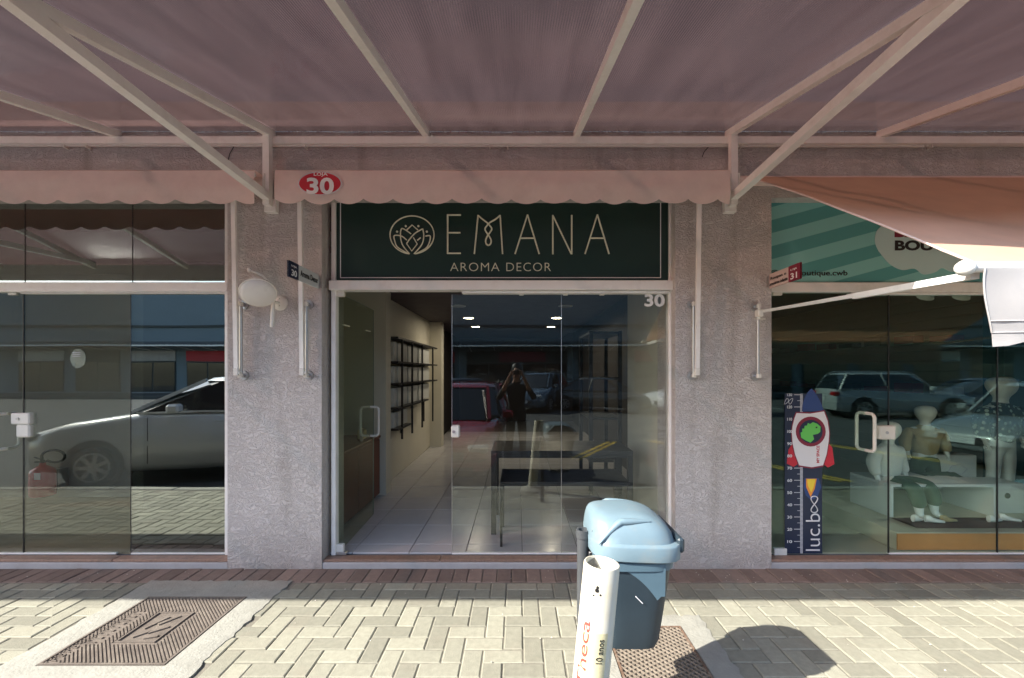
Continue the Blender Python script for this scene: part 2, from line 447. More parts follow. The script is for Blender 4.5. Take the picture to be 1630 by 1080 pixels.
M['orange_wood'] = mat('orange_wood', (.62, .27, .09), .5, var=.15, vscale=3)
M['cream_board'] = mat('cream_board', (.50, .46, .36), .5, var=.06)
M['white_board'] = mat('white_board', (.68, .70, .68), .45, var=.03)
M['slat'] = mat('grey_slat', (.30, .32, .29), .6, var=.05, objvar=.04)
M['teal_wall'] = mat('teal_wall', (.05, .13, .14), .6)
M['mannequin'] = mat('mannequin_white', (.82, .83, .78), .4, var=.03)
M['knit_beige'] = mat('beige_knit', (.46, .36, .19), .9, var=.1, vscale=30, bump=.5, bscale=160)
M['knit_white'] = mat('white_knit', (.82, .82, .76), .9, var=.06, vscale=30, bump=.5, bscale=160)
M['cloth_green'] = mat('dark_green_cloth', (.05, .095, .06), .9, var=.15, bump=.3, bscale=120)
M['lamp_glass'] = mat('frosted_globe', (.80, .78, .74), .3, var=.03)
M['down_light'] = mat('lit_downlight', (.9, .9, .8), .5, emit=(1.0, .86, .60), estr=9.0)
M['shoe_pink'] = mat('pink_box', (.38, .08, .10), .6, objvar=.2)
M['brochure'] = mat('brochure_blue', (.25, .50, .56), .5)
M['rug'] = mat('brown_rug', (.13, .085, .075), .95, var=.2, vscale=40)
M['glass_mid'] = glass_mat('shop_glass', (.95, .97, .96), .006, haze=.0)
M['glass_left'] = glass_mat('tinted_shop_glass', (.88, .90, .87), .02, haze=.0)
M['glass_film'] = glass_mat('mirror_film_glass', (.35, .38, .37), .26)
M['glass_right'] = glass_mat('green_shop_glass', (.92, .98, .95), .0, haze=.0, gcol=(.62, .88, .82))
M['glass_door'] = glass_mat('open_door_glass', (.84, .87, .80), .0, ior=1.12, haze=.015)
M['canopy'] = canopy_mat()

def stripes_mat():
    m = mat('teal_striped_print', (.1, .3, .3), .45)
    nt = m.node_tree; N = nt.nodes; L = nt.links; b = N['Principled BSDF']; geo = [n for n in N if n.type == 'NEW_GEOMETRY'][0]
    dp = N.new('ShaderNodeVectorMath'); dp.operation = 'DOT_PRODUCT'; dp.inputs[1].default_value = (-.27, 0, 1.0)
    L.new(geo.outputs['Position'], dp.inputs[0])
    mu = N.new('ShaderNodeMath'); mu.operation = 'MULTIPLY'; mu.inputs[1].default_value = 1/.205; L.new(dp.outputs['Value'], mu.inputs[0])
    fr = N.new('ShaderNodeMath'); fr.operation = 'FRACT'; L.new(mu.outputs[0], fr.inputs[0])
    gt = N.new('ShaderNodeMath'); gt.operation = 'GREATER_THAN'; gt.inputs[1].default_value = .5; L.new(fr.outputs[0], gt.inputs[0])
    mx = N.new('ShaderNodeMix'); mx.data_type = 'RGBA'; L.new(gt.outputs[0], mx.inputs['Factor'])
    mx.inputs['A'].default_value = (.10, .37, .37, 1); mx.inputs['B'].default_value = (.25, .60, .58, 1)
    L.new(mx.outputs['Result'], b.inputs['Base Color'])
    return m
M['stripes'] = stripes_mat()

def text_data(s, extrude=.001, bold=0.0, spacing=1.0):
    """returns verts (x, y, z), faces of the letters, baseline in xy"""
    cu = bpy.data.curves.new('lettering', 'FONT')
    cu.body = s; cu.size = 1.0; cu.extrude = extrude; cu.offset = bold; cu.resolution_u = 4; cu.space_character = spacing
    o = bpy.data.objects.new('lettering', cu); C.objects.link(o)
    bpy.context.view_layer.update()
    dg = bpy.context.evaluated_depsgraph_get()
    me = bpy.data.meshes.new_from_object(o.evaluated_get(dg))
    vs_ = [v.co.copy() for v in me.vertices]; fs = [tuple(p.vertices) for p in me.polygons]
    bpy.data.objects.remove(o); bpy.data.curves.remove(cu); bpy.data.meshes.remove(me)
    return vs_, fs
def fit_text(s, w, h, depth=.002, bold=0.0, spacing=1.0):
    """letters fitted into w x h, centred at the origin, lying in x (right), z (up), facing -y"""
    vs_, fs = text_data(s, .5, bold, spacing)
    x0 = min(v.x for v in vs_); x1 = max(v.x for v in vs_); y0 = min(v.y for v in vs_); y1 = max(v.y for v in vs_)
    out = [Vector(((v.x-(x0+x1)/2)/(x1-x0)*w, -v.z*depth, (v.y-(y0+y1)/2)/(y1-y0)*h)) for v in vs_]
    return out, fs
def letters(name, s, px0, px1, py0, py1, Y, m, parent, bold=0.0, depth=.002, spacing=1.0):
    a = W(px0, py0, Y); b = W(px1, py1, Y)
    vs_, fs = fit_text(s, b.x-a.x, a.z-b.z, depth, bold, spacing)
    c = Vector(((a.x+b.x)/2, Y, (a.z+b.z)/2))
    mb = MB(); mb.add([v+c for v in vs_], fs)
    return mb.build(name, m, parent, fix=False)

# ================================================================== THE SETTING
YW = 3.307       # front plane of the wall
YG = 3.43        # glass plane
FZ = 0.06        # shop floor height
KY = 1.35        # kerb line
SIDE = 15.0

mb = MB(); mb.box((-40, -60, -.35), (40, KY-.16, -.17)); struct(mb.build('road', M['asphalt']))
# kerb stones
kerb = MB().box((-SIDE, KY-.15, -.33), (SIDE, KY-.02, -.155)).build('kerb', M['concrete']); struct(kerb)
x = -6.0; 
while x < 6.0:
    MB().box((x, KY-.152, -.15), (x+.79, KY-.018, .002), bev=.012).build('kerb_stone', M['concrete'], kerb); x += .8
MB().box((-SIDE, KY-.152, -.15), (-6.01, KY-.018, .002), bev=.012).build('kerb_stone', M['concrete'], kerb)
MB().box((6.41, KY-.152, -.15), (SIDE, KY-.018, .002), bev=.012).build('kerb_stone', M['concrete'], kerb)
pave = MB().box((-SIDE, KY-.012, -.3), (SIDE, YW+.03, -.006)).build('pavement', M['joint']); struct(pave)
back = MB().box((-40, YW+.05, -.34), (40, 40, -.03)).build('ground_under_shops', M['joint']); struct(back)

# parking bay lines on the road
pl = MB()
def road_line(mb, ax, ay, bx, by, w):
    a = Vector((ax, ay, 0)); b = Vector((bx, by, 0)); d = (b-a).normalized(); n = Vector((-d.y, d.x, 0))*w/2
    z0, z1 = -.169, -.165
    vs_ = []
    for z in (z0, z1):
        for p in (a-n, b-n, b+n, a+n): vs_.append((p.x, p.y, z))
    mb.add(vs_, [(3,2,1,0),(4,5,6,7),(0,1,5,4),(1,2,6,5),(2,3,7,6),(3,0,4,7)])
lines = MB().box((-.001, -60, -.1695), (.001, -59.9, -.1690)).build('road_markings', M['yellow_line']); struct(lines)
for ax, ay, bx, by in ((2.15, -3.4, .95, -1.3), (2.32, -3.4, 1.12, -1.3), (6.9, -3.6, 8.7, .5), (6.72, -3.6, 8.52, .5),
                       (-2.2, -3.4, -3.4, -1.3), (3.1, -3.6, 4.9, .3), (3.27, -3.6, 5.07, .3), (-6.8, -3.6, -8.0, -1.3)):
    m_ = MB(); road_line(m_, ax, ay, bx, by, .08); m_.build('yellow_line', M['yellow_line'], lines)
for xx in (-9, -6.4, -3.8, -1.2, 1.4, 4.0, 6.6, 9.2, 11.8):
    m_ = MB(); road_line(m_, xx, -16.4, xx, -11.6, .10); m_.build('white_line', M['white_line'], lines)

# ---- pavers, 90 degree herringbone
PW = .107; GAP = .0052
MAN = (-2.625, -1.615, 2.03, 3.10)      # concrete patch round the manhole
GRT = (.36, 1.11, 1.62, 2.66)           # concrete patch round the grating
SOLD = (-5.5, 5.5)                    # soldier course span, run full width to carry the painted warm shade
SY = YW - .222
def paver_mesh(name, w, h, m):
    b = MB(); g = GAP/2; c = .006
    x, y = w/2-g, h/2-g
    rg = lambda q, z: [(-q[0], -q[1], z), (q[0], -q[1], z), (q[0], q[1], z), (-q[0], q[1], z)]
    b.add(rg((x, y), -.03)+rg((x, y), -.004)+rg((x-c, y-c), 0), [(0,1,5,4),(1,2,6,5),(2,3,7,6),(3,0,4,7),(4,5,9,8),(5,6,10,9),(6,7,11,10),(7,4,8,11),(8,9,10,11)])
    me = bpy.data.meshes.new(name); me.from_pydata(b.v, [], b.f); me.materials.append(m)
    return me, b
meH, bH = paver_mesh('paver_lying', PW*2, PW, M['paver'])
meV, bV = paver_mesh('paver_upright', PW, PW*2, M['paver'])
def inside(x, y, r): return r[0] < x < r[1] and r[2] < y < r[3]
cands = []; cuts = []
ox, oy = .03, YW - .002
nx = int(SIDE/PW); ny = int((oy-KY)/PW)+2
for j in range(-ny, 2):
    for i in range(-nx, nx):
        k = (i+j) % 4
        if k == 0: cx, cy, kind, hx, hy = (i+1)*PW, (j+.5)*PW, 'H', PW, PW/2
        elif k == 2: cx, cy, kind, hx, hy = (i+.5)*PW, (j+1)*PW, 'V', PW/2, PW
        else: continue
        cx += ox; cy += oy
        if cy-hy < KY-.02: continue
        if inside(cx, cy, (MAN[0]-.01, MAN[1]+.01, MAN[2]-.01, MAN[3]+.01)) and inside(cx-hx*.5, cy-hy*.5, MAN) and inside(cx+hx*.5, cy+hy*.5, MAN): continue
        if inside(cx-hx*.5, cy-hy*.5, GRT) and inside(cx+hx*.5, cy+hy*.5, GRT): continue
        top = cy+hy
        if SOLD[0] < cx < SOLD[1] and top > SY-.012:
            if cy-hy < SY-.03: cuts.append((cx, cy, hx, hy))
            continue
        if top > YW+.005:
            if cy-hy < YW-.02: cuts.append((cx, cy, hx, hy))
            continue
        cands.append((cx, cy, kind, hx, hy))
def vis(c):
    px = VX + F*c[0]/max(c[1], .1); py = VY + F*EYE/c[1]
    return -30 < px < 1660 and py < 1110
seen = sorted([c for c in cands if vis(c)], key=lambda c: c[1])
near = seen[:299]; ns = set((c[0], c[1]) for c in near)
rng = random.Random(3)
def place_paver(mb_, c):
    cx, cy, kind, hx, hy = c
    dz = rng.uniform(-.0022, .0015); tx, ty = rng.uniform(-.008, .008), rng.uniform(-.008, .008); tz = rng.uniform(-.012, .012)
    if mb_ is None:
        o = bpy.data.objects.new('paver', meH if kind == 'H' else meV); C.objects.link(o); o.parent = pave
        o.location = (cx, cy, dz); o.rotation_euler = (tx, ty, tz)
    else:
        rot = Matrix.Rotation(tz, 3, 'Z') @ Matrix.Rotation(tx, 3, 'X') @ Matrix.Rotation(ty, 3, 'Y')
        s = bH if kind == 'H' else bV
        mb_.add([rot @ Vector(v) + Vector((cx, cy, dz)) for v in s.v], s.f)
for c in near: place_paver(None, c)
fm = MB()
for c in cands:
    if (c[0], c[1]) not in ns: place_paver(fm, c)
stuff(fm.build('paver_field', M['paver_field'], pave, fix=False))
for (cx, cy, hx, hy) in cuts:
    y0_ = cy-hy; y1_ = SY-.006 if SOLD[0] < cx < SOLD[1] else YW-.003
    me_, _q = paver_mesh('cut_paver', 2*hx, y1_-y0_, M['paver'])
    o = bpy.data.objects.new('cut_paver', me_); C.objects.link(o); o.parent = pave; o.location = (cx, (y0_+y1_)/2, rng.uniform(-.002, .001))
# soldier course along the step, worn pavers whose red partly paints the canopy's shade
me_s, _b = paver_mesh('border_paver', PW, PW*2, M['red_shade_paver'])
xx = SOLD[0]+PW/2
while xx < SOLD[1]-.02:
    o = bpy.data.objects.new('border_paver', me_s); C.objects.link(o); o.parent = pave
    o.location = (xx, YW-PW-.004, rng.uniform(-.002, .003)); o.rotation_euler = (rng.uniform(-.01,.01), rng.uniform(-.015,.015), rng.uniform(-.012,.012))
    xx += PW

# ---- concrete patches (uneven edge) with the iron covers
def patch(rect, hole, name):
    x0, x1, y0, y1 = rect; mb = MB(); rg = random.Random(5)
    n = 26
    def jag(i): return rg.uniform(-.012, .012)
    outer = []; inner = []
    hx0, hx1, hy0, hy1 = hole
    for k in range(4*n):
        s, t = divmod(k, n); t /= n
        c = [(x0+(x1-x0)*t, y0), (x1, y0+(y1-y0)*t), (x1-(x1-x0)*t, y1), (x0, y1-(y1-y0)*t)][s]
        d = [(hx0+(hx1-hx0)*t, hy0), (hx1, hy0+(hy1-hy0)*t), (hx1-(hx1-hx0)*t, hy1), (hx0, hy1-(hy1-hy0)*t)][s]
        outer.append((c[0]+jag(0), c[1]+jag(0))); inner.append(d)
    m = 4*n
    vs_ = [(*p, -.02) for p in outer] + [(*p, .0045) for p in outer] + [(*p, .0045) for p in inner] + [(*p, -.02) for p in inner]
    mid = []
    for i in range(m):
        mid.append((outer[i][0]*.85+inner[i][0]*.15, outer[i][1]*.85+inner[i][1]*.15, .0075))
    vs_ += mid
    fs = []
    for i in range(m):
        j = (i+1) % m
        fs += [(i, j, m+j, m+i), (m+i, m+j, 4*m+j, 4*m+i), (4*m+i, 4*m+j, 2*m+j, 2*m+i), (2*m+i, 2*m+j, 3*m+j, 3*m+i)]
    mb.add(vs_, fs)
    return struct(mb.build(name, M['concrete'], smooth=40))
COV = (-2.45, -1.80, 2.21, 2.875)
patch(MAN, (COV[0]-.006, COV[1]+.006, COV[2]-.006, COV[3]+.006), 'concrete_surround')
GR = (.515, .955, 1.74, 2.545)
patch(GRT, (GR[0]-.006, GR[1]+.006, GR[2]-.006, GR[3]+.006), 'concrete_surround')
# manhole cover
t = thing('manhole_cover', 'square cast iron manhole cover with slanting ribs and an emblem, set in pale concrete', 'manhole cover', ((COV[0]+COV[1])/2, (COV[2]+COV[3])/2, 0))
MB().box((COV[0], COV[2], -.02), (COV[1], COV[3], .001)).build('plate', M['cast_iron'], t)
fr = MB()
for a, b in (((COV[0], COV[2]), (COV[1], COV[2]+.012)), ((COV[0], COV[3]-.012), (COV[1], COV[3])), ((COV[0], COV[2]+.012), (COV[0]+.012, COV[3]-.012)), ((COV[1]-.012, COV[2]+.012), (COV[1], COV[3]-.012))):
    fr.box((a[0], a[1], .001), (b[0], b[1], .0085))
fr.build('rim', M['cast_iron'], t)
cx, cy = (COV[0]+COV[1])/2, (COV[2]+COV[3])/2
EM = (cx-.10, cx+.12, cy-.15, cy+.15)
LB = [(cx-.265, cx-.185, cy-.16, cy+.16), (COV[0]+.03, COV[0]+.07, COV[2]+.02, COV[2]+.17)]
def hits(x, y):
    return inside(x, y, (EM[0]-.012, EM[1]+.012, EM[2]-.012, EM[3]+.012)) or any(inside(x, y, r) for r in LB)
rib = MB(); s2 = .5**.5
k = -60
while k < 60:
    off = k*.0155; run = None; tt = -.60
    while tt <= .60:
        x = cx + off*s2 - tt*s2; y = cy + off*s2 + tt*s2
        ok = COV[0]+.016 < x < COV[1]-.016 and COV[2]+.016 < y < COV[3]-.016 and not hits(x, y)
        if ok and run is None: run = (x, y)
        if (not ok) and run is not None:
            px_, py_ = cx + off*s2 - (tt-.006)*s2, cy + off*s2 + (tt-.006)*s2
            if abs(px_-run[0]) > .008: rib.bar((run[0], run[1], .0035), (px_, py_, .0035), .0062, .005)
            run = None
        tt += .006
    k += 1
stuff(rib.build('rib', M['cast_iron'], t))
em = MB()
for a, b in (((EM[0], EM[2]), (EM[1], EM[2]+.008)), ((EM[0], EM[3]-.008), (EM[1], EM[3])), ((EM[0], EM[2]+.008), (EM[0]+.008, EM[3]-.008)), ((EM[1]-.008, EM[2]+.008), (EM[1], EM[3]-.008))):
    em.box((a[0], a[1], .001), (b[0], b[1], .0095))
for a, b in (((-.06,-.02), (-.01,.10)), ((-.01,.02), (.05,.11)), ((.0,-.06), (.07,.0)), ((-.055,-.10), (.0,-.04)), ((.02,-.11), (.08,-.09))):
    em.bar((cx+a[0]+.01, cy+a[1], .004), (cx+b[0]+.01, cy+b[1], .004), .020, .009)
em.build('emblem', M['cast_iron'], t)
sm = MB()
for r_ in LB:
    n = int((r_[3]-r_[2])/.035)
    for q in range(n):
        yy = r_[2]+.012+q*.035
        for st in (((0,0),(1,0)), ((0,0),(0,1)), ((.2,1),(1,.4)))[: 2 + (q % 2)]:
            (ax, ay), (bx, by) = st; w_ = (r_[1]-r_[0])*.62
            sm.bar((r_[0]+.01+ax*w_, yy+ay*.02, .0045), (r_[0]+.01+bx*w_, yy+by*.02, .0045), .006, .006)
stuff(sm.build('raised_lettering', M['cast_iron'], t))
# grating
t = thing('drain_grating', 'rusty lattice grating in the pavement beneath the litter bin', 'grating', ((GR[0]+GR[1])/2, (GR[2]+GR[3])/2, 0))
MB().box((GR[0], GR[2], -.06), (GR[1], GR[3], -.008)).build('back_plate', M['rust_iron'], t)
g = MB()
for a, b in (((GR[0], GR[2]), (GR[1], GR[2]+.01)), ((GR[0], GR[3]-.01), (GR[1], GR[3])), ((GR[0], GR[2]+.01), (GR[0]+.01, GR[3]-.01)), ((GR[1]-.01, GR[2]+.01), (GR[1], GR[3]-.01))):
    g.box((a[0], a[1], -.006), (b[0], b[1], .008))
g.build('rim', M['rust_iron'], t)
g = MB(); gcx, gcy = (GR[0]+GR[1])/2, (GR[2]+GR[3])/2
for sgn, h in ((1, .001), (-1, .003)):
    ang = R(28 if sgn > 0 else -52)
    d = Vector((math.cos(ang), math.sin(ang), 0)); n_ = Vector((-d.y, d.x, 0))
    for k in range(-60, 61):
        c0 = Vector((gcx, gcy, h)) + n_*k*.026
        ts = []
        for (ax, lim0, lim1) in ((0, GR[0]+.011, GR[1]-.011), (1, GR[2]+.011, GR[3]-.011)):
            a_ = (lim0-c0[ax])/d[ax]; b_ = (lim1-c0[ax])/d[ax]; ts.append(sorted((a_, b_)))
        lo = max(ts[0][0], ts[1][0]); hi = min(ts[0][1], ts[1][1])
        if hi-lo > .02: g.bar(c0+d*lo, c0+d*hi, .0042, .009)
stuff(g.build('lattice', mat('worn_iron', (.30,.25,.20), .55, metal=.3, var=.3, vscale=20), t))

# ================================================================== THE SHOP BUILDING
bld = thing('shop_building', 'grey stucco shopping arcade with three glazed shopfronts under a brown canopy', 'building', (0, YW, 0))
PIL = [(-2.214, -1.495), (1.203, 1.936), (-5.62, -4.90), (4.62, 5.35)]
BEAM0 = Z_(315, YW)      # underside of the fascia beam
for x0, x1 in PIL:
    MB().box((x0, YW, -.02), (x1, YW+.42, BEAM0)).build('pillar', M['stucco'], bld)
MB().box((-SIDE, YW, BEAM0), (SIDE, YW+.42, 3.56)).build('fascia', M['stucco'], bld)
MB().box((-SIDE, YW, 0), (-7.9, YW+.4, BEAM0)).build('pillar', M['stucco'], bld)
MB().box((7.6, YW, 0), (SIDE, YW+.4, BEAM0)).build('pillar', M['stucco'], bld)
# step: concrete riser between the pillars with granite slabs on top
spans = [(-7.9, -5.62), (-4.90, -2.214), (-1.495, 1.203), (1.936, 4.62), (5.35, 7.6)]
for x0, x1 in spans:
    MB().box((x0, YW+.004, -.02), (x1, YG+.2, FZ-.021), bev=.006).build('step', M['step'], bld)
    n = 3; w = (x1-x0)/n
    for k in range(n):
        MB().box((x0+k*w+.0015, YW+.014, FZ-.020), (x0+(k+1)*w-.0015, YG-.02, FZ-.002), bev=.004).build('sill_slab', M['granite'], bld)
# window frames: header bars, transom bars, jambs
def frame(x0, x1, z0, z1, y0=YG-.035, y1=YG+.035, nm='frame_bar'):
    return MB().box((x0, y0, z0), (x1, y1, z1), bev=.004).build(nm, M['white_frame'], bld)
hz0, hz1 = Z_(465, YG-.035), Z_(449.5, YG-.035)
frame(-4.90, X_(366, YG), hz0, hz1)
frame(X_(523, YG-.07), X_(1072, YG-.07), hz0+.01, hz1+.008, YG-.07, YG+.035)
frame(X_(735, YG-.035), X_(1066, YG-.035), hz0-.012, hz0+.008, YG-.04, YG+.03, 'glass_channel')
frame(1.937, 4.62, hz0, hz1)
frame(X_(38, YG), X_(366, YG), hz0-.012, hz0-.002, YG-.03, YG+.03, 'glass_channel')
frame(2.62, 4.62, hz0-.02, hz0-.002, YG-.03, YG+.03, 'glass_channel')
frame(X_(530, YG), X_(537, YG), FZ, BEAM0)
frame(X_(1062.5, YG), X_(1069, YG), FZ, BEAM0)
frame(-2.30, -2.214+.03, FZ, BEAM0, YG-.03, YG+.03)
for x0, x1 in ((-4.1, -3.17), (-3.05, -2.31), (-.517, 1.18), (2.93, 4.6)):
    MB().box((x0, YG-.012, FZ), (x1, YG+.012, FZ+.010)).build('floor_channel', M['white_frame'], bld)
# panes (each its own part)
GT = .008
def pane(x0, x1, z0, z1, m, y=YG, nm='glass_pane'):
    return MB().box((x0, y-GT/2, z0), (x1, y+GT/2, z1)).build(nm, m, bld)
zt = hz0-.004; zb = FZ+.004
def clampset(p, pts):
    for (px, py, w, h) in pts:
        a = W(px, py, YG)
        MB().box((a.x-w/2, YG-.018, a.z-h/2), (a.x+w/2, YG+.018, a.z+h/2), bev=.004).build('clamp', M['white_plastic'], p)
def lock(p, px0, px1, py0, py1):
    a = W(px0, py0, YG-.03); b = W(px1, py1, YG-.03)
    MB().box((a.x, YG-.035, b.z), (b.x, YG+.035, a.z), bev=.008).build('lock', M['white_plastic'], p)
    MB().cyl((a.x*.5+b.x*.5-.01, YG-.042, a.z*.5+b.z*.5), (a.x*.5+b.x*.5-.01, YG-.035, a.z*.5+b.z*.5), .011, 14).build('keyhole', M['alum'], p)
def handle(p, x, y, z0, z1, dirn=(0,1,0), r=.0125, reach=.088):
    h = MB(); dv = Vector(dirn)
    for s in (-1, 1):
        c = Vector((x, y, 0)) + dv*s*reach; o_ = Vector((x, y, 0))
        pts = [Vector((x, y, z0+.01))+dv*s*.006]
        pts.append(o_+dv*s*(reach-.035)+Vector((0,0,z0+.01)))
        for k in range(1, 6):
            a = k/5*math.pi/2
            pts.append(o_+dv*s*(reach-.035+.035*math.sin(a))+Vector((0,0,z0+.01+.035*(1-math.cos(a)))))
        for k in range(0, 6):
            a = k/5*math.pi/2
            pts.append(o_+dv*s*(reach-.035+.035*math.cos(a))+Vector((0,0,z1-.01-.035+.035*math.sin(a))))
        pts.append(Vector((x, y, z1-.01))+dv*s*.006)
        h.tube(pts, r, 10)
    h.build('handle', M['white_plastic'], p, smooth=50)
# left shop: sliding door pane, see-through pane, mirrored pane
xs = X_(38, YG); xm = X_(209, YG)
p = pane(-4.89, xs-.004, zb, zt, M['glass_left'], nm='glass_door')
handle(p, X_(10, YG), YG, Z_(717, 3.42), Z_(657, 3.42)); lock(p, 17, 47, 658, 676)
lk = MB(); a = W(24, 676, YG-.03); b = W(46, 697, YG-.03); lk.box((a.x, YG-.03, b.z), (b.x, YG+.03, a.z-.002), bev=.01); lk.build('lock', M['white_plastic'], p)
MB().box((X_(16, YG), YG-.014, hz0-.02), (X_(28, YG), YG+.014, hz0-.002)).build('clamp', M['white_plastic'], p)
pane(xs+.003, xm-.003, zb+.008, zt-.01, M['glass_left'])
pane(xm+.003, -2.30, zb+.008, zt-.01, M['glass_film'])
pane(-7.9, -5.62, zb, zt, M['glass_film'])
tz0, tz1 = hz1+.004, BEAM0
txs = [-4.89, X_(41, YG), X_(212, YG), -2.30]
for k in range(3):
    pane(txs[k]+.003, txs[k+1]-.003, tz0, tz1, M['glass_film'], nm='transom_pane')
for k in (1, 2):
    MB().box((txs[k]-.003, YG-.006, tz0), (txs[k]+.003, YG+.006, tz1)).build('gasket', M['black_metal'], bld)
for xx in (xs, xm):
    MB().box((xx-.0025, YG-.006, zb), (xx+.0025, YG+.006, zt-.011)).build('gasket', M['black_metal'], bld)
# middle shop: open door, two fixed panes
hx = X_(539, YG); ang = R(92.2)
od = MB(); L_ = .925
d = Vector((math.cos(ang), math.sin(ang), 0)); n_ = Vector((-d.y, d.x, 0))*GT/2
P0 = Vector((hx, YG+.01, 0)); P1 = P0 + d*L_
vs_ = []
for z in (FZ+.008, hz0-.006):
    for q in (P0-n_, P1-n_, P1+n_, P0+n_): vs_.append((q.x, q.y, z))
od.add(vs_, [(3,2,1,0),(4,5,6,7),(0,1,5,4),(1,2,6,5),(2,3,7,6),(3,0,4,7)])
door = od.build('glass_door', M['glass_door'], bld)
ed = MB(); ed.bar(P1+Vector((0,0,FZ+.01)), P1+Vector((0,0,hz0-.008)), .009, .003, up=d)
ed.bar(P0+Vector((0,0,hz0-.004)), P1+Vector((0,0,hz0-.004)), .009, .003)
ed.build('glass_edge', mat('glass_edge', (.22, .28, .24), .3), door)
handle(door, (P0+d*.80).x, (P0+d*.80).y, .862, 1.165, (1, 0, 0))
clampset(door, [(542, 467, .065, .06), (541, 872, .07, .06)])
MB().box((P0.x-.02, YG-.03, FZ), (P0.x+.07, YG+.02, FZ+.022), bev=.004).build('floor_pivot', M['alum'], door)
for z_, t_ in ((Z_(519, 3.6), .08), (Z_(527, 4.15), .66)):
    c0 = P0 + d*t_
    MB().box((c0.x-.003, c0.y, z_-.004), (c0.x+.012, c0.y+.12, z_+.004)).build('sticker', M['cream_letter'], door)
x1_ = X_(893.5, YG)
p = pane(-.517, x1_-.002, zb+.006, zt-.012, M['glass_mid']); lock(p, 718, 731, 678, 697)
p2 = pane(x1_+.002, X_(1062.5, YG), zb+.006, zt-.012, M['glass_mid'])
MB().box((x1_-.0018, YG-.005, zb+.006), (x1_+.0018, YG+.005, zt-.012)).build('gasket', M['alum'], bld)
MB().box((-.5205, YG-.006, zb+.006), (-.5175, YG+.006, zt-.012)).build('gasket', M['alum'], bld)
letters('door_number', '30', 1026, 1058, 468.5, 488.5, YG-.006, M['white_letter'], p2, bold=.03)
# right shop
xr1 = X_(1414, YG); xr2 = X_(1587, YG)
p = pane(1.94, xr1-.003, zb, zt, M['glass_right'], nm='glass_door')
handle(p, X_(1377.5, YG), YG, Z_(719, 3.43), Z_(656, 3.43)); lock(p, 1400, 1426, 678, 700)
clampset(p, [(1236, 466, .075, .05), (1241, 878, .10, .055)])
pane(xr1+.003, xr2-.003, zb+.006, zt-.016, M['glass_right']); pane(xr2+.003, 4.61, zb+.006, zt-.016, M['glass_right'])
pane(5.36, 7.6, zb, BEAM0, M['glass_film'])
for xx in (xr1, xr2):
    MB().box((xx-.003, YG-.006, zb), (xx+.003, YG+.006, zt-.017)).build('gasket', M['black_metal'], bld)
for px in (830, 900, 958):
    a = W(px, 468, YG)
    MB().box((a.x-.018, YG-.012, hz0-.022), (a.x+.018, YG+.012, hz0-.0125)).build('clamp', M['white_plastic'], bld)

# ---- interiors
fl = MB().box((-8, YG+.02, -.1), (12, 16, FZ-.012)).build('shop_floor', M['grout']); struct(fl)
TW = .452
def tile_mesh(w, h):
    b = MB(); b.box((-w/2, -h/2, -.02), (w/2, h/2, 0), bev=.002); me = bpy.data.meshes.new('floor_tile'); me.from_pydata(b.v, [], b.f); me.materials.append(M['tile']); return me
tm = tile_mesh(TW-.005, TW-.005)
first = 3.62
for i in range(-3, 6):
    for j in range(-1, 15):
        x0 = -.415+i*TW; y0 = first+j*TW
        xx0, xx1 = max(x0, -1.68), min(x0+TW, 1.75); yy0, yy1 = max(y0, YG+.022), y0+TW
        if xx1-xx0 < .03: continue
        if abs((xx1-xx0)-TW) < .001 and abs((yy1-yy0)-TW) < .001:
            o = bpy.data.objects.new('floor_tile', tm)
        else:
            o = bpy.data.objects.new('floor_tile', tile_mesh(xx1-xx0-.005, yy1-yy0-.005))
        C.objects.link(o); o.parent = fl; o.location = ((xx0+xx1)/2, (yy0+yy1)/2, FZ+rng.uniform(-.0006, .0006))
MB().box((-8, YG+.022, FZ-.011), (-2.0, 8, FZ-.001)).build('tan_covering', M['tan_floor'], fl)
MB().box((2.0, YG+.022, FZ-.011), (12, 14, FZ-.001)).build('tan_covering', M['cream_board'], fl)
def wall(x0, x1, y0, y1, z0=FZ, z1=2.62, m='plain_wall', nm='interior_wall'):
    return struct(MB().box((x0, y0, z0), (x1, y1, z1)).build(nm, M[m]))
# middle shop
wall(-1.90, -1.68, 5.25, 8.30, m='beige_wall'); wall(-2.13, -1.535, 5.05, 5.245, m='beige_wall')
wall(-2.16, -2.10, YW+.40, 5.045, m='beige_wall'); wall(-1.68, -1.46, 8.3, 8.55, m='beige_wall')
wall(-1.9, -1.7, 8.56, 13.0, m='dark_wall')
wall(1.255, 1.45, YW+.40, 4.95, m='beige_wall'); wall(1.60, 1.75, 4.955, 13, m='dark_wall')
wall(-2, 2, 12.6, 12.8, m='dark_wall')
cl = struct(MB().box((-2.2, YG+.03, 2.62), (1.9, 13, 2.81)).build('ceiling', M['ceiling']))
# dropped ceiling at 2.45 is what the photo shows
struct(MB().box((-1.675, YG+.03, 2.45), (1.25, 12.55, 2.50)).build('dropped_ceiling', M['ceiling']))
# left shop
wall(-8, -4.28, 4.98, 5.1, m='plain_wall'); wall(-4.28, -3.86, 4.86, 5.1, m='beige_wall'); wall(-3.855, -3.7, 5.3, 5.4, m='dark_wall')
wall(-3.80, -2.2, 4.4, 4.5, m='dark_wall'); wall(-4.3, -3.7, 6.5, 6.6, m='dark_wall')
struct(MB().box((-8, YG+.03, 2.62), (-2.21, 8, 2.81)).build('ceiling', M['beige_wall']))
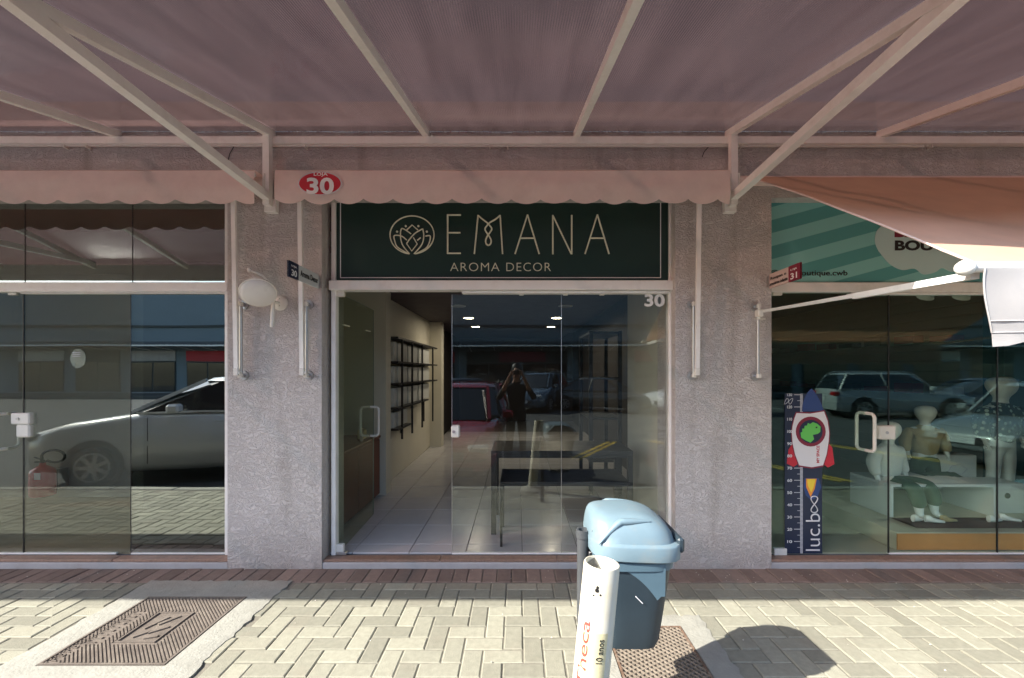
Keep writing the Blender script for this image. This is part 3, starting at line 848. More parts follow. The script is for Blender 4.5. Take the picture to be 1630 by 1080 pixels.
# right shop
wall(1.95, 2.05, YW+.40, 12, m='teal_wall'); wall(2.06, 9, 11.8, 12, m='dark_wall')
struct(MB().box((1.91, YG+.03, 2.62), (11, 12.2, 2.81)).build('ceiling', M['teal_wall']))
sw = wall(5.42, 5.5, 4.95, 11.8, m='slat'); 
for k in range(17):
    z = .30+k*.135
    MB().box((5.395, 4.96, z), (5.418, 11.7, z+.123), bev=.004).build('slat', M['slat'], sw)
wall(5.30, 5.52, 4.72, 4.94, m='teal_wall'); wall(5.53, 9, 4.8, 4.94, m='teal_wall')

# ---- the canopy
can = thing('canopy', 'brown translucent canopy on white steel rafters with struts over the pavement', 'canopy', (0, YW, 3.3))
zr = lambda y: 3.30 - .24*(YW-y)      # underside line of the sheets
yf = 1.35
pitch = 1.15
rafx = [-.69 - 1.17*k for k in range(11, 0, -1)] + [-.69, .445] + [.445+1.15*k for k in range(1, 12)]
truss = [-1.862, 1.603, -5.35, 5.055]
rw, rh = .042, .05
for i, x in enumerate(rafx):
    MB().bar((x, YW-.01, zr(YW)+.0), (x, yf, zr(yf)), rw, rh).build('rafter', M['white_paint'], can)
for a, b in zip(rafx[:-1], rafx[1:]):
    g = MB(); n = 10; P = []
    x0, x1 = a+.002, b-.002
    for i in range(n+1):
        t_ = i/n; y = YW-.002+(yf-.03-YW)*t_
        P.append([Vector((x0+(x1-x0)*j/8, y, zr(y)+rh/2+.006+.003*math.sin(j*1.1+i*.5)*math.sin(math.pi*j/8))) for j in range(9)])
    nrow = len(P); top = [[p_+Vector((0,0,.006)) for p_ in r_] for r_ in P]
    g.grid(P); g.build('roof_sheet', M['canopy'], can, smooth=60, fix=False)
MB().box((-SIDE, yf-.04, 2.660), (SIDE, yf-.002, zr(yf)+.03), bev=.004).build('front_beam', M['white_paint'], can)
# wall rail, with the thin conduit below it
MB().box((-SIDE, YW-.055, Z_(229, YW-.05)), (SIDE, YW-.001, Z_(217.5, YW-.05)), bev=.003).build('wall_rail', M['white_paint'], can)
MB().box((-SIDE, YW-.030, zr(YW)+.055), (SIDE, YW-.001, zr(YW)+.10)).build('flashing', M['alum'], can)
for x in truss:
    MB().box((x-.024, YW-.105, Z_(330, YW-.05)), (x+.024, YW-.057, Z_(212, YW-.05))).build('post', M['white_paint'], can)
    MB().bar((x, YW-.09, 2.80), (x, 1.38, 2.872), .052, .052).build('strut', M['white_paint'], can)
    MB().box((x-.045, YW-.050, 2.70), (x+.045, YW-.002, 2.80), bev=.004).build('bracket', M['white_paint'], can)

cdt = thing('cable_conduit', 'thin white cable conduit clipped along the wall beneath the canopy rail', 'conduit', (0, YW-.02, 3.2))
yy = YW-.022
zc = Z_(232, yy)
c1 = MB(); c1.tube([(-SIDE, yy, zc+.006), (-3.0, yy, zc+.002), (0, yy, zc), (X_(1470, yy), yy, zc-.004)], .0125, 8); c1.build('pipe', M['white_plastic'], cdt, smooth=50)
c2 = MB(); c2.tube([(X_(1472, yy), yy, zc-.002), (X_(1490, yy), yy, zc+.008), (SIDE, yy, zc+.004)], .012, 8); c2.build('pipe', M['white_plastic'], cdt, smooth=50)
for px in (105, 140, 487, 780, 808, 1178, 1480):
    xx = X_(px, yy); MB().box((xx-.006, yy-.020, zc-.022), (xx+.006, yy+.02, zc+.022)).build('clip', M['white_plastic'], cdt)
w_ = MB(); w_.tube([(X_(372, yy), yy, zc-.01), (X_(364, yy), yy+.01, zc-.06), (X_(360, yy), yy+.015, zc-.13)], .003, 6); w_.build('loose_wire', M['black'], cdt)
w_ = MB(); w_.tube([(X_(1128, yy), yy, zc-.01), (X_(1122, yy), yy+.01, zc-.04), (X_(1119, yy), yy+.015, zc-.08)], .003, 6); w_.build('loose_wire', M['black'], cdt)

# ================================================================== AWNINGS
def valance(name, x0, x1, y, ztop, parent, h=.24, per=.2135, dep=.034, m='fabric', wob=.006, phase=0.0, lean=0.0):
    n = int((x1-x0)/per*12); g = MB(); P = []
    rows = 7
    for r_ in range(rows+1):
        row = []
        for i in range(n+1):
            x = x0+(x1-x0)*i/n
            sc = abs(math.sin(math.pi*((x-x0)/per+phase)))
            zb_ = ztop-h+dep-dep*(sc**.75)*1.0
            hem = ztop-h+dep+.012
            if r_ < rows: z = ztop+(hem-ztop)*r_/(rows-1)
            else: z = zb_
            if r_ == rows-1: z = hem
            t_ = (ztop-z)/h
            yy_ = y + wob*t_*(math.sin(x*9+1.3)+.6*math.sin(x*23+t_*4)) + .004*math.sin(x*3+t_*9)*math.sin(x*5.1) - .008*math.sin(math.pi*min(1,t_)) + lean*t_
            row.append(Vector((x, yy_, z)))
        P.append(row)
    B = [[p+Vector((0, .0016, 0)) for p in r_] for r_ in P]
    g.grid(P); g.grid([r_[::-1] for r_ in B])
    o = g.build(name, M[m], parent, smooth=60, fix=False)
    return o
def arm_set(parent, xrail, xarm, zt_, zb_, ztopbar):
    """slide rail on the pillar and the folded arm going up to the front bar"""
    yr = YW-.045
    MB().tube([(xrail, yr, zb_), (xrail, yr, zt_)], .011, 12).build('slide_rail', M['alum'], parent, smooth=50)
    for z in (zb_, zt_):
        b = MB(); b.cyl((xrail, YW-.001, z), (xrail, YW-.012, z), .034, 18); b.cyl((xrail, YW-.012, z), (xrail, YW-.040, z), .016, 12)
        b.build('rail_foot', M['alum'], parent, smooth=40)
        MB().box((xrail-.014, YW-.068, z-.016), (xrail+.014, YW-.041, z+.016), bev=.004).build('foot_cap', M['white_plastic'], parent)
    if ztopbar is not None:
        MB().bar((xarm, YW-.085, zb_+.02), (xarm, YW-.125, ztopbar), .030, .022, up=Vector((0,1,0))).build('folding_arm', M['white_paint'], parent)
        b = MB(); b.cyl((xarm-.02, YW-.08, zb_+.02), (xrail+.018, YW-.08, zb_+.02), .013, 10); b.box((xarm-.017, YW-.1, zb_+.0), (xarm+.017, YW-.07, zb_+.055), bev=.004)
        b.build('arm_joint', M['white_plastic'], parent)
vy = YW-.17
vz1, vz0 = Z_(272, vy), Z_(326, vy)
def awning(x0, x1, label, sides):
    t = thing('awning', label, 'awning', ((x0+x1)/2, YW, vz1), 'retractable awnings over the shopfronts')
    valance('valance', x0, x1, vy, vz1, t)
    g = MB(); P = []
    for i in range(3):      # the short sloping top of fabric between the roll and the bar
        P.append([Vector((x0+(x1-x0)*j/20, vy+.17*i/2-.0, vz1+.004+.012*i*.5+.002*math.sin(j))) for j in range(21)])
    g.grid(P); g.build('top_cloth', M['fabric'], t, smooth=60, fix=False)
    MB().tube([(x0+.01, vy+.022, vz1-.018), (x1-.01, vy+.022, vz1-.018)], .015, 12).build('front_bar', M['white_paint'], t, smooth=50)
    MB().tube([(x0-.03, YW-.062, vz1-.05), (x1+.03, YW-.062, vz1-.05)], .042, 16).build('fabric_roll', M['fabric'], t, smooth=50)
    for e in (x0, x1):
        s = 1 if e == x1 else -1
        MB().box((e+s*.032, YW-.11, vz1-.11), (e+s*.040, YW-.001, vz1+.01), bev=.003).build('end_bracket', M['white_plastic'], t)
    for xr, xa in sides: arm_set(t, xr, xa, Z_(484, YW-.05), Z_(598, YW-.05), vz1-.03)
    return t
ar = YW-.05
aw1 = awning(X_(-330, vy), X_(405, vy), 'retracted pink awning with scalloped valance left of the round number badge', [(X_(383, ar), X_(374.5, YW-.1))])
aw2 = awning(X_(438, vy), X_(1162, vy), 'retracted pink awning above the green sign, carrying a red oval shop number', [(X_(487.5, ar), X_(479.5, YW-.1)), (X_(1104.5, ar), X_(1111, YW-.1))])
# oval badge printed LOJA 30
cb = W(509.5, 292.5, vy-.012)
def disc(name, c, rx, rz, t_, m, parent, n=40):
    g = MB(); g.prism([(c.x+rx*math.cos(2*math.pi*i/n), c.z+rz*math.sin(2*math.pi*i/n)) for i in range(n)], t_, off=c.y-t_); return g.build(name, m, parent)
bd = disc('number_badge', cb, .158, .085, .002, M['chart_white'], aw2)
disc('badge_face', cb+Vector((0,-.0021,0)), .150, .079, .0015, M['red'], bd)
letters('badge_number', '30', 488, 531.5, 283, 309.5, vy-.0175, M['white_letter'], bd, bold=.03)
letters('badge_word', 'LOJA', 499.5, 521.5, 275, 281.5, vy-.0175, M['white_letter'], bd, bold=.01)

# extended awning on the right
t = thing('awning', 'pulled-out orange-tinted awning with pale front flap over the boutique window', 'awning', (3, YW, 2.95), 'retractable awnings over the shopfronts')
XA0, XA1 = 1.70, 5.25
yF, zF = 1.50, Z_(420, 1.50)
xF0 = X_(1553, yF)
yB, zB = YW-.06, Z_(281, YW-.06)
g = MB(); P = []
NS, NT = 44, 60
for i in range(NS+1):
    t_ = i/NS; row = []
    for j in range(NT+1):
        u = j/NT
        xl = XA0+(xF0-XA0)*t_; x = xl+(XA1-xl)*u
        y = yB+(yF-yB)*t_
        sag = .055*math.sin(math.pi*t_)*min(1, u*5)
        wr = (.010*math.sin(6*t_*3.1+u*9)+.007*math.sin(u*31+t_*7))*math.sin(math.pi*t_)*min(1, u*8+.15)
        edge = .02*math.sin(math.pi*t_)*(1-min(1, u*9))
        row.append(Vector((x, y, zB+(zF-zB)*t_ - sag + wr + edge)))
    P.append(row)
g.grid(P); g.grid([[p+Vector((0, 0, .0015)) for p in r_][::-1] for r_ in P])
g.build('awning_cloth', M['fabric_ext'], t, smooth=70, fix=False)
hm = MB(); hm.tube([P[i][0]+Vector((0,0,.0)) for i in range(NS+1)], .0045, 6); hm.build('side_hem', M['fabric'], t, smooth=60)
# front valance hangs from the bar, its free left edge curls inwards
g = MB(); Q = []
vh = .262
for r_ in range(13):
    s = r_/12; row = []
    xl = xF0+.014+.085*s**1.6
    for j in range(81):
        u = j/80; x = xl+(XA1-xl)*u
        sc = abs(math.sin(math.pi*(x-xF0)/.2135))**.75
        z = zF-.02-vh*.9*s if r_ < 12 else zF-.02-vh*.9-.03*sc
        y = yF-.018+.05*s*math.exp(-u*14)+.008*math.sin(x*13+s*3)*s+.006*math.sin(x*31)*s
        row.append(Vector((x, y, z)))
    Q.append(row)
g.grid(Q); g.grid([[p+Vector((0, .0015, 0)) for p in r_][::-1] for r_ in Q])
g.build('valance', M['fabric_flap'], t, smooth=60, fix=False)
sm_ = MB()
for dz_, rr_ in ((9, .0022), (11, .0022)):
    sm_.tube([p+Vector((0,-.001,0)) for p in Q[dz_][::2]], rr_, 5)
sm_.tube([Q[i][3]+Vector((0,-.001,0)) for i in range(12)], .002, 5); sm_.tube([Q[i][0] for i in range(12)], .003, 5)
sm_.build('stitched_seam', M['fabric_flap'], t, smooth=60)
MB().tube([(xF0-.02, yF, zF-.012), (XA1, yF, zF-.012)], .019, 14).build('front_bar', M['white_paint'], t, smooth=50)
bb = MB(); bb.lathe([(.001,-.03), (.016,-.026), (.026,-.012), (.028,.004), (.022,.018), (.001,.026)], 16, mat=Matrix.Translation((xF0-.035, yF, zF-.015)) @ Matrix.Rotation(R(90), 4, 'Y'))
bb.build('end_cap', M['white_plastic'], t, smooth=60)
MB().tube([(XA0-.05, YW-.06, zB-.035), (XA1, YW-.06, zB-.035)], .036, 16).build('fabric_roll', M['fabric'], t, smooth=50)
MB().box((XA0-.068, YW-.10, zB-.09), (XA0-.052, YW-.001, zB+.01), bev=.003).build('end_bracket', M['white_plastic'], t)
xr = X_(1207.5, ar); zt_, zb_ = Z_(487, ar), Z_(599, ar)
arm_set(t, xr, xr, zt_, zb_, None)
sl = MB(); sl.box((xr-.02, YW-.085, zt_-.085), (xr+.02, YW-.03, zt_-.03), bev=.005); sl.cyl((xr, YW-.06, zt_-.10), (xr, YW-.06, zt_-.0), .009, 10); sl.box((xr-.04, YW-.07, zt_-.105), (xr+.04, YW-.062, zt_-.098))
sl.build('slider', M['white_plastic'], t)
A = Vector((xr+.02, YW-.075, Z_(496, YW-.07))); B = Vector((xF0+.02, yF+.02, zF-.035))
mid = A.lerp(B, .72)
MB().bar(A, mid, .019, .019).build('folding_arm', M['white_paint'], t)
MB().bar(A.lerp(B, .62)+Vector((0,0,-.003)), B, .027, .027).build('folding_arm', M['white_paint'], t)
B2 = Vector((XA1-.1, yF+.02, zF-.035)); A2 = Vector((XA1+.0, YW-.075, A.z))
MB().bar(A2, B2, .022, .022).build('folding_arm', M['white_paint'], t)

# ================================================================== SIGNS
# green fascia sign
ys = YG-.02
t = thing('shop_sign', 'dark green sign reading EMANA AROMA DECOR with round lotus logo', 'sign', (0, ys, 2.3))
MB().box((X_(537.5, YG), ys, hz1+.012), (X_(1062, YG), YG+.02, BEAM0+.0)).build('panel', M['green_sign'], t)
bz0, bz1 = Z_(443, ys), Z_(322, ys); bx0, bx1 = X_(541.5, ys), X_(1052, ys)
g = MB()
for a, b in (((bx0, bz0), (bx1, bz0+.006)), ((bx0, bz0+.006), (bx0+.006, bz1)), ((bx1-.006, bz0+.006), (bx1, bz1)), ((bx0, bz1), (bx1, bz1+.006))):
    g.box((a[0], ys-.003, a[1]), (b[0], ys-.0002, b[1]))
g.build('border_line', M['white_letter'], t)
def P5(c, k=0): return W(610+c[0]/4.289, 330+c[1]/4.289, ys-.004-k)
def smooth_pts(pts, n=6):
    if len(pts) < 3: return pts
    out = []
    for i in range(len(pts)-1):
        p0 = pts[max(i-1, 0)]; p1 = pts[i]; p2 = pts[i+1]; p3 = pts[min(i+2, len(pts)-1)]
        for k in range(n):
            u = k/n
            out.append(tuple(.5*((2*p1[a])+(-p0[a]+p2[a])*u+(2*p0[a]-5*p1[a]+4*p2[a]-p3[a])*u*u+(-p0[a]+3*p1[a]-3*p2[a]+p3[a])*u**3) for a in (0,1)))
    out.append(pts[-1]); return out
def stroke_letter(name, strokes, r=.0066, m='cream_letter'):
    g = MB()
    for i, s in enumerate(strokes):
        sm_ = len(s) > 2 and s[0] != 'L'
        pts = s[1:] if s[0] == 'L' else smooth_pts(s)
        g.tube([P5(p, i*.0006) for p in pts], r, 6)
    return g.build(name, M[m], t)
stroke_letter('letter_e', [['L', (440,50), (440,318)], ['L', (436,54), (530,54)], ['L', (436,175), (527,175)], ['L', (436,315), (530,315)]])
stroke_letter('letter_m', [['L', (622,320), (648,55)], ['L', (815,320), (798,55)],
    [(648,57), (680,84), (706,104), (724,122), (741,150), (724,180), (712,196), (700,225), (703,250), (718,262)],
    [(798,57), (764,84), (730,104), (712,122), (695,150), (710,180), (722,196), (736,225), (733,250), (718,262)]])
stroke_letter('letter_a', [['L', (900,320), (985,52)], ['L', (1065,320), (985,52)], ['L', (932,212), (1036,212)]])
stroke_letter('letter_n', [['L', (1158,322), (1158,55)], ['L', (1158,57), (1284,320)], ['L', (1287,322), (1287,55)]])
stroke_letter('letter_a', [['L', (1378,320), (1462,52)], ['L', (1542,320), (1462,52)], ['L', (1410,212), (1514,212)]])
ring = [(197+150*math.cos(a), 190-130*math.sin(a)) for a in [R(-82+i*(344)/48) for i in range(49)]]
lg = [['L']+ring, ['L', (160,156), (197,122), (236,156)],
      [(190,183), (158,160), (125,148), (118,200), (133,260), (180,320)], [(270,148), (218,178), (178,222), (160,250)],
      ['L', (160,250), (195,300), (232,252), (206,208)], [(270,148), (277,200), (262,258), (210,320)],
      [(160,225), (125,198), (76,195), (80,235), (100,275), (172,318)], ['L', (232,228), (256,208)], [(288,198), (320,197), (315,240), (290,282), (220,320)]]
stroke_letter('lotus_logo', lg, .0052)
g = MB()
for c in ((154,130), (240,130), (95,168), (298,168)):
    q = P5(c); g.cyl((q.x, q.y-.003, q.z), (q.x, q.y+.003, q.z), .0085, 10)
g.build('logo_dot', M['cream_letter'], t)
letters('word_aroma', 'AROMA', 716.5, 795, 418.5, 432, ys-.003, M['cream_letter'], t, bold=-.012, spacing=1.12)
letters('word_decor', 'DECOR', 806, 877, 418.5, 432, ys-.003, M['cream_letter'], t, bold=-.012, spacing=1.12)

# boutique sign on the right
t = thing('shop_sign', 'teal striped sign with grey cloud reading BOUTIQUE behind the pulled-out awning', 'sign', (3, ys, 2.5))
MB().box((1.945, ys, hz1+.006), (4.61, YG+.02, BEAM0)).build('panel', M['stripes'], t)
g = MB(); pts = []
ctrl = [(1399,400),(1393,385),(1396,368),(1408,355),(1414,338),(1436,326),(1460,322),(1492,316),(1528,322),(1560,330),(1578,348),(1590,372),(1584,398),(1566,414),(1540,418),(1532,429),(1515,433),(1500,427),(1488,434),(1470,437),(1456,428),(1436,430),(1416,420)]
sp = smooth_pts(ctrl+[ctrl[0]], 5)[:-1]
q = [W(a, b, ys-.004) for a, b in sp]
g.prism([(v.x, v.z) for v in q][::-1], .0035, off=ys-.004)
cl_ = g.build('cloud_badge', mat('cloud_grey', (.55, .74, .74), .5), t)
letters('word_baby', 'BABY', 1424, 1506, 352, 378, ys-.0045, M['maroon'], cl_, bold=.045)
letters('word_boutique', 'BOUTIQUE', 1424.5, 1572, 383, 402, ys-.0045, M['black'], cl_, bold=.04)
letters('web_address', '@babyboutique.cwb', 1226, 1349, 430, 441.5, ys-.002, M['black'], t, bold=.008)

# blade signs on the pillars
def blade(x, y0, y1, z0, z1, label, col, dark, l1, l2, num, s):
    t = thing('blade_sign', label, 'sign', (x, y1, z1))
    MB().box((x-.004, y0, z0), (x+.004, y1, z1), bev=.001).build('plate', M[col] if col in M else col, t)
    MB().box((x-.0065, y0, z0), (x+.0065, y0+.125, z1)).build('number_block', M[dark], t)
    def txt(nm, st, ya, yb, za, zb2, m):
        w = abs(yb-ya); vs_, fs = fit_text(st, w, zb2-za, .001, .015)
        cyy = (ya+yb)/2; cz = (za+zb2)/2
        # text plane faces -x for s<0 (seen from the left), +x otherwise
        out = []
        for v in vs_:
            out.append(Vector((x + s*.0078 + s*(-v.y), cyy + s*v.x, cz+v.z)))
        b = MB(); b.add(out, fs); b.build(nm, M[m], t)
    txt('sign_number', num, y0+.03, y0+.10, z0+.012, z0+.055, 'white_letter')
    txt('sign_heading', 'LOJA', y0+.03, y0+.10, z0+.07, z0+.086, 'white_letter')
    if l2:
        txt('sign_text', l1, y0+.15, y1-.02, z0+.055, z0+.082, 'black'); txt('sign_text', l2, y0+.135, y1-.01, z0+.018, z0+.042, 'black')
    else: txt('sign_text', l1, y0+.15, y1-.02, z0+.035, z0+.078, 'black')
    MB().box((x-.012, y1, z0+.01), (x+.012, y1+.012, z1-.01)).build('fixing', M['alum'], t)
blade(-1.515, 2.86, 3.292, 2.130, 2.237, 'small grey projecting sign reading Aroma Decor beside the wall lamp', mat('sign_grey', (.62, .66, .66), .4), 'navy', 'Aroma Decor', None, '30', 1)
blade(1.915, 2.93, 3.292, 2.130, 2.240, 'small pinkish projecting sign at the left edge of the boutique sign', mat('sign_pink', (.62, .48, .44), .4), 'maroon', 'Roupas e', 'acessórios infantis', '31', -1)

# ================================================================== WALL LAMP
t = thing('wall_lamp', 'cream wall lamp with oval frosted shade on a curved arm on the grey pillar', 'wall lamp', (X_(447, YW), YW, Z_(482, YW)))
c = W(447, 483, YW)
g = MB(); g.lathe([(.055, 0), (.058, .006), (.050, .018), (.020, .026), (.001, .028)], 28, mat=Matrix.Translation((c.x, YW-.001, c.z)) @ Matrix.Rotation(R(90), 4, 'X'))
g.build('base_plate', M['white_plastic'], t, smooth=50)
ya = YW-.10; e = W(434.5, 484, ya)
g = MB(); g.tube([(c.x, YW-.02, c.z), (c.x-.02, YW-.07, c.z), (e.x, ya, e.z)], .011, 10)
for u in (-.012, .014): g.cyl((c.x+.0, YW-.026, c.z+u*2), (c.x, YW-.034, c.z+u*2), .006, 8)
g.build('elbow', M['white_plastic'], t, smooth=50)
g = MB()
top = []
bot = W(433, 521, ya)
pts = [bot, W(434, 500, ya), W(435, 478, ya), W(434, 462, ya-.02), W(429, 449, ya-.05), W(419, 439, ya-.08), W(408, 434, ya-.10), W(397, 430, ya-.12)]
g.tube(pts, [.014, .014, .014, .013, .012, .011, .010, .009], 12)
g.build('curved_arm', M['white_plastic'], t, smooth=50)
g = MB(); q = pts[-1]
g.lathe([(.001,-.018), (.012,-.014), (.018,0), (.012,.014), (.001,.018)], 14, mat=Matrix.Translation(q)); g.build('finial', M['white_plastic'], t, smooth=60)
sc_ = W(411, 466, ya-.14); axis = Vector((.39, -.65, -.70)).normalized()
rm = axis.to_track_quat('Z', 'Y').to_matrix().to_4x4()
g = MB(); g.lathe([(.001,-.085), (.03,-.082), (.04,-.06), (.075,-.045), (.112,-.018), (.120,.0), (.118,.008)], 36, mat=Matrix.Translation(sc_) @ rm); g.build('shade', M['white_plastic'], t, smooth=50)
g = MB(); g.lathe([(.113,.004), (.108,.016), (.085,.030), (.045,.040), (.001,.043)], 36, mat=Matrix.Translation(sc_) @ rm); g.build('diffuser', M['lamp_glass'], t, smooth=50)

# ================================================================== LITTER BIN
bx, by = .50, 1.90
t = thing('litter_bin', 'pale blue lidded litter bin with dark body hung on a grey pole', 'litter bin', (.28, 1.87, 0))
def rrect(xl, xr, y0, y1, z, n=36, p=5.0, tilt=0.0):
    cx_, cy_ = (xl+xr)/2, (y0+y1)/2; a, b = (xr-xl)/2, (y1-y0)/2
    out = []
    for i in range(n):
        th = 2*math.pi*i/n; c_, s_ = math.cos(th), math.sin(th)
        k_ = (abs(c_)**p+abs(s_)**p)**(-1/p)
        xx = cx_+a*c_*k_
        out.append(Vector((xx, cy_+b*s_*k_, z+tilt*(xx-cx_))))
    return out
yc = 1.90
def prof(rows, name, m, parent, p=5.0, caps=True, tilt=0.0):
    g = MB(); g.loft([rrect(xl, xr, yc-hw, yc+hw, z, p=p, tilt=tl if tl is not None else tilt) for (z, xl, xr, hw, tl) in rows], caps=caps)
    return g.build(name, M[m], parent, smooth=38)
body = prof([(.372, .375, .550, .12, .0), (.376, .355, .578, .145, .0), (.40, .350, .588, .150, 0), (.60, .335, .618, .163, 0), (.745, .322, .640, .172, 0)], 'body', 'bin_navy', t)
# raised crescent below the rim in a paler tone, both flanks
for sgn in (-1, 1):
    g = MB(); top_, lo_ = [], []
    N_ = 16
    def flank(x, z):
        # follow the tapered flank of the body
        hw = .150+(z-.40)/(.745-.40)*.022
        return yc+sgn*(hw+.0035)
    for i in range(N_+1):
        u = i/N_; x = .345+.245*u
        zt2 = .738; zl = .725-.02*u-.17*u**2.4 if u < .93 else .60
        zl = min(zl, zt2-.004)
        top_.append((x, zt2)); lo_.append((x, zl))
    vs_ = []; 
    for (x, z) in top_: vs_.append((x, flank(x, z), z))
    for (x, z) in lo_: vs_.append((x, flank(x, z), z))
    for (x, z) in top_: vs_.append((x, flank(x, z)-sgn*.02, z))
    for (x, z) in lo_: vs_.append((x, flank(x, z)-sgn*.02, z))
    m_ = N_+1; fs = []
    for i in range(N_): fs += [(i, i+1, m_+i+1, m_+i), (2*m_+i, 2*m_+i+1, i+1, i), (m_+i, m_+i+1, 3*m_+i+1, 3*m_+i)]
    fs += [(N_, m_+N_, 3*m_+N_, 2*m_+N_), (0, m_, 3*m_, 2*m_)]
    g.add(vs_, fs); g.build('pale_crescent', M['bin_mid'], body, smooth=35)
g = MB(); a = W(1012, 950, yc-.168); b = W(1023, 961, yc-.168); g.bar(a, b, .003, .004, up=Vector((0,1,0))); g.build('scratch', M['chart_white'], body)
prof([(.700, .326, .625, .169, 0), (.705, .318, .640, .178, 0), (.735, .316, .645, .180, 0)], 'rim', 'bin_mid', t)
lid = prof([(.742, .306, .668, .186, -.04), (.747, .301, .676, .191, -.04), (.800, .299, .679, .193, -.03), (.806, .301, .675, .190, -.03),
            (.812, .300, .652, .180, -.03), (.840, .303, .642, .172, -.02), (.862, .306, .624, .162, .0), (.883, .310, .596, .148, .01), (.898, .318, .560, .128, .02), (.908, .330, .520, .10, .02), (.913, .350, .480, .07, .02)], 'lid', 'lid_blue', t, p=4.0)
# moulded ridges that sweep over the lid
for sgn in (-1, 1):
    g = MB(); pts = []; rs = []
    for i in range(15):
        u = i/14; x = .325+.215*u; z = .812+.105*math.sin(u*math.pi*.62)**1.0
        z = min(z, .890); hw = .180-(z-.812)*.30-.012*u
        pts.append((x, yc+sgn*(hw-.010), z)); rs.append(.004+.011*math.sin(math.pi*u))
    g.tube(pts, rs, 10); g.build('lid_ridge', M['lid_blue'], lid, smooth=60)
g = MB(); g.box((.648, yc-.15, .765), (.676, yc+.15, .825), bev=.008); g.build('mouth', M['bin_navy'], lid)
px_, py_ = X_(928, 1.87), 1.87
g = MB(); zt3 = Z_(843, 1.87)
g.lathe([(.026, -.02), (.026, zt3-.035), (.030, zt3-.033), (.030, zt3), (.021, zt3), (.021, zt3-.12), (.001, zt3-.12)], 22, mat=Matrix.Translation((px_, py_, 0))); g.build('pole', M['grey_pipe'], t, smooth=40)
g = MB(); g.tube([(px_+.045, 1.86, .45), (px_+.045, 1.86, Z_(846, 1.86))], .016, 12); g.box((px_+.02, 1.84, .70), (px_+.06, 1.92, .735), bev=.004); g.box((px_+.02, 1.84, .50), (px_+.06, 1.92, .535), bev=.004)
g.tube([(px_+.05, 1.79, .80), (px_+.042, 1.79, .835), (px_+.03, 1.80, .84)], .006, 8)
g.build('bracket', M['black_metal'], t, smooth=40)
g = MB(); g.cyl((px_+.062, 1.74, .805), (px_+.062, 1.76, .805), .008, 10); g.build('bolt', M['chrome'], t)

# ================================================================== PVC POST
base = Vector((.185, 1.39, 0)); topc = Vector((.272, 1.40, Z_(896, 1.40)))
t = thing('bollard', 'leaning open white plastic pipe bollard with red lettering, in front of the litter bin', 'bollard', tuple(base))
dirv = (topc-base).normalized()
rotm = Vector((0,0,1)).rotation_difference(dirv).to_matrix().to_4x4(); Mx = Matrix.Translation(base) @ rotm
H = (topc-base).length; rp = .0575
g = MB(); g.lathe([(rp, -.03), (rp, H-.004), (rp-.002, H), (rp-.006, H), (rp-.0075, H-.004), (rp-.0075, H-.25), (.001, H-.25)], 40, mat=Mx); pipe = g.build('pipe', M['pvc'], t, smooth=40)
g = MB(); g.add([Mx @ Vector(v) for v in [(-.045, .012, H-.10), (.0, .046, H-.03), (-.015, .048, H-.004), (-.05, .02, H-.02), (-.04, .01, H-.10)]], [(0,1,2,3)]); g.build('paper_scrap', M['joint'], t)
g = MB(); g.lathe([(.16, -.004), (.15, .02), (.10, .045), (rp+.004, .05)], 24, mat=Matrix.Translation(base), caps=False); g.build('concrete_foot', M['concrete'], t, smooth=40)
def wrap(vs_, zc_, ang0, r_):
    """u (x of the text) runs up the pipe, v (z of the text) round it to the left"""
    out = []
    for v in vs_:
        a = ang0 + (-v.z)/r_ *1.0
        rr = r_ - v.y
        # local frame: angle 0 faces the camera (-y)
        out.append(Mx @ Vector((rr*math.sin(a), -rr*math.cos(a), zc_+v.x)))
    return out
# label patch
g = MB(); N_ = 16; zlo, zhi = H-.62, Z_(1008, 1.34)+.0
r_ = rp+.0008; pts = []
for z in (zlo, zhi):
    for i in range(N_+1):
        a = -1.05+1.55*i/N_; pts.append(Mx @ Vector((r_*math.sin(a), -r_*math.cos(a), z)))
g.add(pts, [(i, i+1, N_+2+i, N_+1+i) for i in range(N_)]); g.build('faded_label', M['label_yellow'], pipe, smooth=60, fix=False)
vs_, fs = fit_text('Theca', .21, .030, .0006, .0, .95); g = MB()
vs_ = [Vector((v.x, v.y, v.z+.18*v.x*0)) for v in vs_]
g.add(wrap(vs_, zhi-.075, -.80, rp+.0018), fs); g.build('red_lettering', mat('faded_red', (.55, .07, .05), .6), pipe, fix=False)
vs_, fs = fit_text('10 anos', .075, .022, .0006, .0, 1.0); g = MB()
g.add(wrap(vs_, zhi-.055, .12, rp+.0018), fs); g.build('black_lettering', M['black'], pipe, fix=False)
g = MB()
for (aa, zz, rr) in ((-.35, Z_(941, 1.34), .0065), (-.15, Z_(947, 1.34), .003), (-.5, Z_(950, 1.34), .003), (-.33, Z_(936, 1.34), .0045)):
    q = Mx @ Vector((rp*math.sin(aa), -rp*math.cos(aa), zz)); n_ = (rotm @ Vector((math.sin(aa), -math.cos(aa), 0)).to_4d()).to_3d().normalized()
    g.cyl(q-n_*.001, q+n_*.0012, rr, 10)
g.build('hole', M['black'], pipe)

